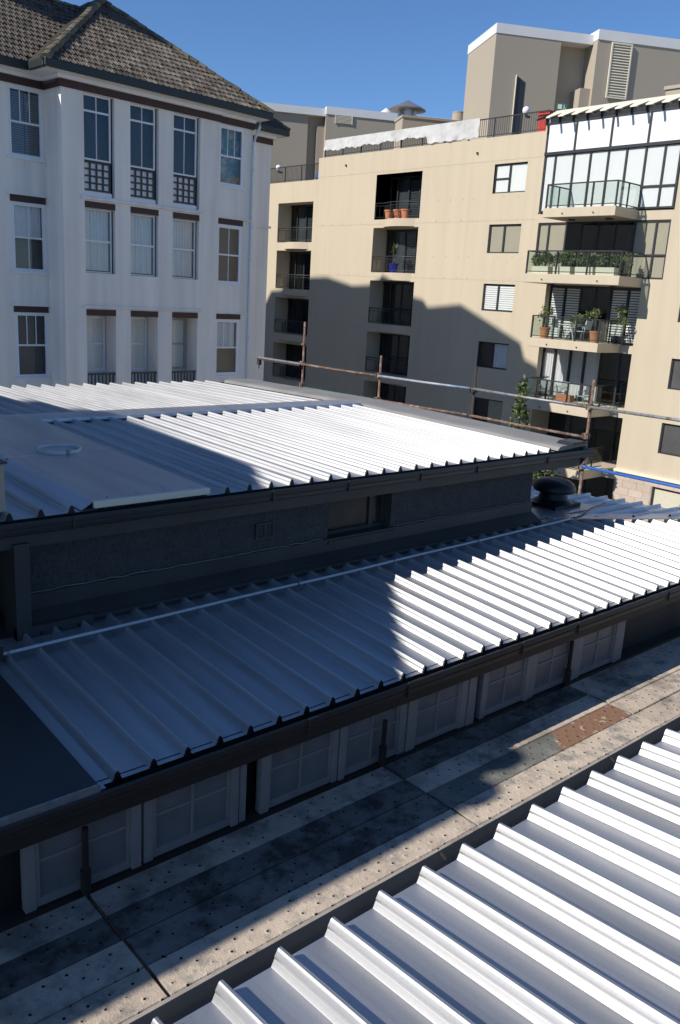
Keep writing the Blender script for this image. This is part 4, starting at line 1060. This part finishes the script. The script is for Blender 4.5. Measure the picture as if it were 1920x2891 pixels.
MB(TT).ext([(1.421, -.012, 9.5), (1.98, -.012, 9.5), (1.98, -.012, 12.22), (1.421, -.012, 12.53)], (0, .010, 0)).build('dark_strip', 'frame', tow)  # flat dark sheet beside the fin, its top edge sloping down
lo = ttb(6.70, 7.85, -.60, -.552, 11.82, 14.60).build('louvre', 'blindk', tow)
for a in ((6.64, 6.72, 11.76, 14.64), (7.83, 7.91, 11.76, 14.64), (6.721, 7.829, 14.56, 14.64), (6.721, 7.829, 11.76, 11.84)): ttb(a[0], a[1], -.68, -.601, a[2], a[3]).build('louvre_frame', 'cream', lo)
for i in range(19):
    z = 11.88+i*.142
    MB(TT).ext([(6.73, -.665, z), (6.73, -.602, z+.06), (6.73, -.602, z+.085), (6.73, -.665, z+.025)], (1.09, 0, 0)).build('slat', 'cream', lo)
# ---- second roof block behind the white house roof
C1 = Vector((52.5, 63.528, 0))
def TU(s, t, z): q = C1+dR*s+dL*t; return (q.x, q.y, z)
def tub(s0, s1, t0, t1, z0, z1): return MB(TU).box(s0, s1, t0, t1, z0, z1)
blk = thing('rooftop_block', 'long beige roof block with a white fascia and a small louvre', 'roof tower', TU(0, 3, 6))
tub(-14, -1.56, .3, 6, 6, 15.36).build('wall', 'tan2', blk)
tub(-1.559, -.02, .9, 6, 6, 15.36).build('recessed_wall', 'tan2', blk)
tub(-.70, -.021, .35, .899, 6, 14.6).build('pier', 'tan2', blk)
tub(-.019, 12, -.2, 6, 6, 15.50).build('wall', 'tan2', blk)
tub(-14, -.03, .02, 6.05, 15.361, 15.98).build('fascia', 'fascia', blk)
tub(-.029, 12, -.28, 6.05, 15.501, 16.14).build('fascia', 'fascia', blk)
l2 = tub(.86, 2.30, -.24, -.201, 14.85, 15.48).build('louvre', 'blindk', blk)
for i in range(6): tub(.84, 2.32, -.30, -.241, 14.86+i*.105, 14.91+i*.105).build('slat', 'cream', l2)
for a in ((.78, .86), (2.30, 2.38)): tub(a[0], a[1], -.31, -.242, 14.8, 15.5).build('louvre_frame', 'cream', l2)
MB().lathe(TU(5.6, .5, 16.1), [(.55, 0), (.5, .2), (.04, .55)], 16).build('cone_vent', 'fascia', blk)
# plinth with cowl
C2 = Vector((42.0, 42.99, 0))
def TV(s, t, z): q = C2+dR*s+dL*t; return (q.x, q.y, z)
pln = thing('vent_plinth', 'beige roof plinth carrying a wide conical metal cowl', 'roof plinth', TV(3, 1, 7.2))
MB(TV).box(0, 10, 0, 1.9, 7.2, 11.42).build('wall', 'tan2', pln)
MB(TV).box(-.06, 10, -.06, 1.96, 11.421, 11.56).build('coping', 'tan2', pln)
cw = TV(.55, 1.05, 11.55)
MB().lathe(cw, [(.62, 0), (.62, .58)], 24).build('cowl_neck', 'zinc_flash', pln, smooth='auto')
MB().lathe(cw, [(.62, .46), (1.22, .50), (1.24, .55), (.04, 1.13)], 32).build('cowl_hood', 'zinc_flash', pln, smooth='auto')
MB().lathe(TV(4.0, .6, 11.5), [(.46, 0), (.46, .62), (.48, .62), (.48, .67), (.40, .67)], 22).build('flue', 'tan2', pln, smooth='auto')
# parapet railings
def para(nm, y0, y1, z0, z1, step=.13, px=20*Q):
    x = TX+.08
    rl = MB().box(x-.02, x+.02, y0, y1, z1-.05, z1).box(x-.015, x+.015, y0, y1, z0+.09, z0+.12)
    o = rl.build('parapet_railing', 'rail', ap_)
    b = MB(); y = y0
    while y < y1: b.box(x-.008, x+.008, y-.008, y+.008, z0+.10, z1-.05); y += step
    bo_ = b.build('balusters', 'rail', o); bo_['kind'] = 'stuff'
    y = y0
    while y <= y1+.01: MB().box(x-.025, x+.025, y-.025, y+.025, z0-.1, z1-.051).build('post', 'rail', o); y += (y1-y0)/max(1, round((y1-y0)/1.7))
para('a', 26.2, 42.35, 7.94, 8.86); para('b', 42.88, 58, 6.73, 7.69)
# shade cloth hung over the railing
cl = MB(); n = 90; rws_ = 5
gr = []
for i in range(n+1):
    y = 42.35-(42.35-30.35)*i/n
    bot = 8.28+.14*(i/n)+.05*math.sin(i*.5)+.03*math.sin(i*1.7) if i < 64 else 7.99+.03*math.sin(i*1.3)
    gr.append([cl.p((TX+.03-.03*abs(math.sin(i*.9))-.10*(j/rws_)*(.4+.6*abs(math.sin(i*.37+j))), y+.03*math.sin(j*2+i), 8.91+(bot-8.91)*j/rws_)) for j in range(rws_+1)])
for A, B in zip(gr, gr[1:]):
    for j in range(rws_): cl.f.append([A[j], B[j], B[j+1], A[j+1]])
tag(cl.build('shade_cloth', 'cloth', smooth=True), 'crumpled white shade cloth tied along the roof terrace railing', 'cloth')
rc = thing('red_cabinet', 'bright red metal cabinet standing behind the terrace railing', 'cabinet', (TX+.75, 26.9, 7.6))
MB().box(TX+.3, TX+1.1, 26.35, 27.0, 7.6, 8.84).build('body', 'red', rc, bevel=.02)
MB().box(TX+.27, TX+.298, 26.42, 26.93, 7.7, 8.75).build('door', 'red', rc)
MB().box(TX+.26, TX+1.14, 26.3, 27.05, 8.841, 8.88).build('lid', 'red', rc)
es = thing('exit_sign', 'small green and white running-man exit sign above the terrace', 'sign', TT(4.3, -.1, 11.2))
MB(TT).box(4.02, 4.62, -.10, -.05, 10.98, 11.32).build('panel', 'greens', es)
MB(TT).box(4.06, 4.30, -.108, -.101, 11.03, 11.27).build('doorway', 'whitep', es)
fm = MB(TT).box(4.40, 4.45, -.108, -.101, 11.20, 11.26)
fm.ext([(4.36, -.108, 11.02), (4.40, -.108, 11.02), (4.46, -.108, 11.12), (4.48, -.108, 11.18), (4.43, -.108, 11.19), (4.41, -.108, 11.11)], (0, .007, 0))
fm.ext([(4.46, -.108, 11.12), (4.49, -.108, 11.12), (4.55, -.108, 11.03), (4.51, -.108, 11.03)], (0, .007, 0))
fm.build('running_figure', 'whitep', es)
def lampthing(p, lb):
    t = thing('globe_lamp', lb, 'lamp', p)
    MB().lathe((p[0], p[1], p[2]), [(.02, 0), (.12, .04), (.17, .14), (.18, .22), (.15, .32), (.05, .38)], 18).build('globe', 'whitep', t, smooth=True)
    MB().box(p[0], p[0]+.30, p[1]-.05, p[1]+.05, p[2]-.10, p[2]+.0).build('bracket', 'frame', t)
lampthing((TX+.6, 28.0, 8.9), 'white globe lamp on the terrace beside the tall tower')
lampthing((TX+.7, 47.8, 7.6), 'white globe lamp on the lower terrace beside the white house')
bb = tag(MB().box(TX+1.0, TX+1.4, 43.9, 44.3, 6.1, 7.35).build('blue_bin', 'bluep', bevel=.05), 'blue bin standing behind the lower terrace railing', 'bin')

# ------------------------------------------------------------------ plants, pots and furniture on the balconies
def leaves(mb, c, rx, ry, rz, n, s, up=.0, seed=0):
    """many small folded leaves filling an uneven ellipsoid"""
    rnd = random.Random(seed)
    for _ in range(n):
        while True:
            q = Vector((rnd.uniform(-1, 1), rnd.uniform(-1, 1), rnd.uniform(-1, 1)))
            if .2 < q.length < 1: break
        lump = .75+.35*math.sin(q.x*5+seed)*math.cos(q.y*4+q.z*3+seed*2)
        p = Vector((c[0]+q.x*rx*lump, c[1]+q.y*ry*lump, c[2]+q.z*rz*lump))
        d = Vector((rnd.uniform(-1, 1), rnd.uniform(-1, 1), rnd.uniform(-.6, 1)+up)).normalized()
        a = d.cross(Vector((rnd.uniform(-1, 1), rnd.uniform(-1, 1), rnd.uniform(-1, 1)))).normalized()
        L = s*rnd.uniform(.7, 1.4); w_ = L*.30; nn = d.cross(a)
        i = [mb.p(p), mb.p(p+d*L*.5+a*w_+nn*.15*w_), mb.p(p+d*L), mb.p(p+d*L*.5-a*w_+nn*.15*w_)]
        mb.f.append([i[0], i[1], i[2]]); mb.f.append([i[0], i[2], i[3]])
    return mb
def pot(name, lb, cat, c, r, h, m, group=None):
    o = MB().lathe(c, [(r*.72, 0), (r*.95, h*.85), (r*1.05, h*.86), (r*1.05, h), (r*.9, h), (r*.85, h*.9), (r*.3, h*.88)], 18).build(name, m, smooth='auto')
    return tag(o, lb, cat, group)
s2 = .83*Q
xf = TX-.80*Q
for i, y in enumerate((14.05, 13.38, 12.72, 12.12)):
    wd_ = .52*Q
    c = (xf, y*Q, s2)
    where = ['at the tan wall end', 'second from the tan wall end', 'third from the tan wall end', 'at the far open end'][i]
    tr = tag(MB().ext([(c[0]-.16, c[1]-wd_/2, c[2]), (c[0]+.16, c[1]-wd_/2, c[2]), (c[0]+.20, c[1]-wd_/2, c[2]+.34), (c[0]-.20, c[1]-wd_/2, c[2]+.34)], (0, wd_, 0)).build('planter_trough', 'cream', bevel=.015), 'long cream planter trough on the leafy balcony, '+where, 'planter', 'planter troughs on the leafy balcony')
    t = thing('balcony_shrub', 'bushy green shrub in a cream trough, '+where, 'shrub', (c[0], c[1], c[2]+.25), 'shrubs in the balcony troughs')
    st = MB()
    for j in range(5): st.tube([(c[0], c[1]-.35+j*.17, c[2]+.25), (c[0]+random.uniform(-.1, .1), c[1]-.35+j*.17+random.uniform(-.1, .1), c[2]+.7)], .018, 5, .006)
    st.build('stems', 'bark', t)
    lm = MB()
    for j in range(4): leaves(lm, (c[0]+random.uniform(-.08, .08), c[1]-.38+j*.25, c[2]+.62+random.uniform(-.06, .12)), .24, .24, .30, 170, .11, .3, i*9+j)
    lm.build('foliage', 'leafd', t)
t = thing('balcony_shrub', 'trailing green shrub at the open end of the leafy balcony', 'shrub', (TX-.4*Q, 11.85*Q, s2))
lm = MB(); leaves(lm, (TX-.45*Q, 11.82*Q, s2+.55), .5, .22, .5, 320, .11, .2, 77); lm.build('foliage', 'leafd', t)
MB().tube([(TX-.45*Q, 11.85*Q, s2), (TX-.45*Q, 11.82*Q, s2+.6)], .025, 6, .01).build('stem', 'bark', t)
# third balcony: pots, table, two chairs, plants
s3 = -.80*Q
def chair(name, lb, c, ang, m, group):
    t = thing(name, lb, 'chair', c, group)
    ca, sa = math.cos(ang), math.sin(ang)
    f = lambda x, y, z: (c[0]+x*ca-y*sa, c[1]+x*sa+y*ca, c[2]+z)
    MB(f).box(-.23, .23, -.22, .22, .42, .45).build('seat', m, t)
    MB(f).ext([(-.22, -.23, .52), (-.18, -.23, .52), (-.27, -.23, .92), (-.31, -.23, .92)], (0, .46, 0)).build('backrest', m, t)
    for sx in (-1, 1):
        for sy in (-1, 1):
            mb = MB()
            if sx < 0: mb.tube([f(-.20, sy*.22, 0), f(-.21, sy*.22, .45), f(-.30, sy*.22, .93)], .018, 6)
            else: mb.tube([f(.24, sy*.22, 0), f(.22, sy*.22, .45), f(.18, sy*.24, .64)], .018, 6)
            mb.build('leg', m, t, smooth=True)
    for sy in (-1, 1): MB().tube([f(.18, sy*.24, .64), f(.0, sy*.25, .67), f(-.24, sy*.23, .66)], .018, 6).build('armrest', m, t, smooth=True)
    return t
chair('garden_chair', 'pale metal chair nearest the terracotta pot by the wall end of the dining balcony', (TX-.62*Q, 13.45*Q, s3), rad(-95), 'chairm', 'chairs on the dining balcony')
chair('garden_chair', 'pale metal chair facing the small table near the open end of the dining balcony', (TX-.62*Q, 12.70*Q, s3), rad(88), 'chairm', 'chairs on the dining balcony')
t = thing('small_table', 'small pale table between the two chairs on the dining balcony', 'table', (TX-.6*Q, 13.08*Q, s3))
MB().lathe((TX-.6*Q, 13.08*Q, s3+.70), [(.42, 0), (.42, .03)], 24).build('table_top', 'chairm', t)
for a in range(3): MB().tube([(TX-.6*Q+.3*math.cos(a*2.1), 13.08*Q+.3*math.sin(a*2.1), s3), (TX-.6*Q, 13.08*Q, s3+.7)], .018, 6).build('leg', 'chairm', t)
for i, (y, where) in enumerate(((13.80, 'at the wall end of the dining balcony'), (12.28, 'at the open end of the dining balcony'))):
    c = (TX-.72*Q, y*Q, s3)
    pot('terracotta_pot', 'tapered terracotta pot '+where, 'pot', c, .24, .50, 'terra', 'terracotta pots on the dining balcony')
    t = thing('potted_plant', 'spindly green plant in the terracotta pot '+where, 'plant', (c[0], c[1], c[2]+.4))
    sm = MB(); lm = MB()
    for j in range(5):
        tip = (c[0]+random.uniform(-.15, .15), c[1]+random.uniform(-.22, .22), c[2]+1.0+random.uniform(0, .35))
        sm.tube([(c[0], c[1], c[2]+.4), tip], .012, 5, .005); leaves(lm, tip, .14, .16, .22, 45, .10, .2, 200+i*20+j)
    sm.build('stems', 'bark', t); lm.build('foliage', 'leafd', t)
for i, (y, hgt) in enumerate(((13.25, 1.2), (12.98, 1.25), (12.02, 1.55), (11.85, 1.5))):
    c = (TX-.22*Q, y*Q, s3)
    pot('plant_pot', 'small dark pot against the shutters, %s' % ['left of the table', 'behind the table', 'by the open end', 'in the open corner'][i], 'pot', c, .18, .35, 'frame')
    t = thing('potted_plant', 'leafy plant in a dark pot %s' % ['left of the table', 'behind the table', 'by the open end', 'in the open corner'][i], 'plant', (c[0], c[1], c[2]+.3))
    sm = MB(); lm = MB()
    for j in range(5):
        tip = (c[0]+random.uniform(-.18, .18), c[1]+random.uniform(-.22, .22), c[2]+hgt*random.uniform(.6, 1))
        sm.tube([(c[0], c[1], c[2]+.3), tip], .012, 5, .005); leaves(lm, tip, .16, .17, .2, 40, .10, .2, 300+i*20+j)
    sm.build('stems', 'bark', t); lm.build('foliage', 'leaf', t)
# fourth balcony
s4 = -2.43*Q
chair('patio_chair', 'grey mesh armchair by the wall end of the lowest sunlit balcony', (TX-.5*Q, 13.75*Q, s4), rad(-150), 'chaird', 'chairs on the lowest sunlit balcony')
chair('patio_chair', 'grey mesh armchair turned outwards beside the orange planter', (TX-.42*Q, 13.30*Q, s4), rad(170), 'chaird', 'chairs on the lowest sunlit balcony')
chair('patio_chair', 'pale armchair on the open side of the orange planter', (TX-.60*Q, 12.42*Q, s4), rad(70), 'chairm', 'chairs on the lowest sunlit balcony')
o = tag(MB().ext([(TX-.75*Q-.16, 12.86*Q-.3, s4+.12), (TX-.75*Q+.16, 12.86*Q-.3, s4+.12), (TX-.75*Q+.2, 12.86*Q-.3, s4+.42), (TX-.75*Q-.2, 12.86*Q-.3, s4+.42)], (0, .78, 0)).build('orange_planter', 'terra', bevel=.02), 'orange terracotta box planter on the lowest sunlit balcony', 'planter')
# recess balconies: blue pot with yucca, terracotta tubs
bz_ = .787*Q
c = (TX+.18, 20.52*Q, bz_)
pot('blue_pot', 'cobalt blue pot on the bowed balcony below the tubs', 'pot', c, .26, .52, 'blue')
t = thing('yucca', 'spiky yucca growing in the cobalt blue pot', 'plant', (c[0], c[1], bz_+.4))
MB().tube([(c[0], c[1], bz_+.4), (c[0]+.02, c[1]-.05, bz_+1.1)], .035, 7, .025).build('trunk', 'bark', t)
lm = MB()
for j in range(46):
    a = random.uniform(0, 6.28); e = random.uniform(-.1, 1.3)
    base = Vector((c[0], c[1]-.05, bz_+random.uniform(.85, 1.25)))
    d = Vector((math.cos(a)*math.cos(e), math.sin(a)*math.cos(e), math.sin(e))); sd = d.cross(Vector((0, 0, 1))).normalized()*.022
    L = random.uniform(.4, .62); mid = base+d*L*.6; tip = base+d*L-Vector((0, 0, .10*(1.2-e)))
    i0 = [lm.p(q) for q in (base-sd, base+sd, mid+sd, mid-sd, tip)]
    lm.f.append([i0[0], i0[1], i0[2], i0[3]]); lm.f.append([i0[3], i0[2], i0[4]])
lm.build('leaves', 'leaf', t)
for j, y in enumerate((20.75, 20.35, 20.02)):
    c = (TX-.02, y*Q, 2.44*Q+.01)
    pot('terracotta_tub', 'plain terracotta tub on the topmost bowed balcony, %s' % ['wall side', 'middle one', 'open side'][j], 'pot', c, .30, .46, 'terra', 'terracotta tubs on the topmost bowed balcony')

# ------------------------------------------------------------------ trees in the courtyard
def tree(name, lb, base, h, r, n, ls, seed, m='leaf', tiers=9, lean=(0, 0)):
    t = thing(name, lb, 'tree', base, 'young trees in the courtyard')
    rnd = random.Random(seed)
    top = Vector(base)+Vector((lean[0], lean[1], h))
    tk = MB().tube([Vector(base), Vector(base)+Vector((lean[0]*.4, lean[1]*.3, h*.5)), top], .09, 8, .012)
    lm = MB()
    for i in range(tiers):
        f_ = .45+.55*(i+.5)/tiers
        c = Vector(base).lerp(top, f_)
        rr = r*(1.15-f_)*1.9*rnd.uniform(.7, 1.2)
        for j in range(4):
            a = rnd.uniform(0, 6.28)
            tip = c+Vector((math.cos(a)*rr, math.sin(a)*rr, rnd.uniform(.1, .5)))
            tk.tube([c, tip], .018, 5, .006)
            leaves(lm, tip, rr*.55, rr*.55, .32, n, ls, .3, seed*50+i*4+j)
    tk.build('trunk', 'bark', t); lm.build('crown', m, t)
tree('slender_tree', 'tall slender light green tree rising behind the scaffold rail', (29.5, 21.9, -13.9), 10.5, .46, 30, .17, 3, tiers=15)
tree('young_tree', 'short leafy tree between the roof vent and the lowest balcony', (29.5, 20.3, -13.9), 7.4, .7, 40, .18, 5)
tree('young_tree', 'small leafy treetop just above the far edge of the side roof', (29.5, 18.7, -13.9), 6.3, .7, 40, .18, 6)
tree('young_tree', 'leafy treetop beside the black roof vent', (29.5, 19.5, -13.9), 6.35, .8, 40, .18, 8)

# ------------------------------------------------------------------ unseen buildings added out of frame, shaped to cast the shadows inside it
def prism(mb, prof, x0, x1):
    mb.ext([(x1, y, z) for y, z in prof], (x0-x1, 0, 0)); return mb
nbh = thing('caster_house', 'unseen gabled house added out of frame on the left as a shadow caster', 'house', (-7.5, 10, -13.95))
prism(MB(), [(5.25, -13.95), (5.25, 2.0), (5.98, 3.95), (6.75, 4.78), (8.46, 5.77), (9.40, 6.15), (12.4, 6.30), (14.5, 5.9), (18, 4.0), (18, -13.95)], -8.5, -6.0).build('wall', 'caster_wall', nbh)  # outline traced back from the shade edges on roofs and boards
for (y, z) in ((6.28, 4.1), (6.62, 4.5)):
    mbx = MB().lathe((-6.3, y, z-.1), [(.09, 0), (.09, .22), (.16, .24), (.19, .34), (.15, .44), (.05, .48)], 14)
    mbx.build('shadow_cowl', 'caster_wall', nbh)  # cowls added to throw the two rounded shadows on the boards
far = thing('caster_tower', 'unseen dark tower added out of frame to shade the apartment block', 'apartment building', (-8, 45, -13.95))
def tz_(y, z): return (y*Q+.261*(TX+6), z*Q+(TX+6)/1.38)
pr_ = [tz_(*q) for q in ((14.42, -1.61), (14.88, -1.46), (15.09, -1.01), (16.32, -.51), (17.45, -.06), (18.77, -.21), (19.0, 0), (19.42, .07), (20.78, .64), (21.15, .56), (21.53, .38), (22.34, .33), (23.72, .59), (24.62, .55), (26.44, .04), (26.95, 0), (27.27, -.44), (62, -.5))]  # outline shaped from the facade shadow, far end lengthened to block sky
y0_ = pr_[0][0]
prism(MB(), [(y0_, -13.95)]+pr_+[(pr_[-1][0], -13.95)], -9.0, -6.0).build('wall', 'caster_wall', far)
MB().box(-9, -6, 27.5, y0_-.05, -13.95, 17.6).build('shade_wing', 'caster_wall', far)  # unseen wing added to keep the white house bay side in shade
def plain_windows(parent, ys, zs, w_, h_):
    src = None
    for y in ys:
        for z in zs:
            if src is None:
                src = MB().box(-6.02, -5.97, y, y+w_, z, z+h_).build('window', 'whitep', parent); o0 = (y, z)
                MB().box(-5.969, -5.965, y+.08, y+w_-.08, z+.08, z+h_-.08).build('pane', 'dusky', src)
            else: copy_tree(src, (0, y-o0[0], z-o0[1]), parent)
plain_windows(far, [38+i*4.2 for i in range(7)], [-10.5+i*3.1 for i in range(11)], 1.3, 1.5)
plain_windows(nbh, [6.8, 9.4, 12.0, 14.6], [-9.5, -6.2, -2.9, .6], 1.1, 1.4)
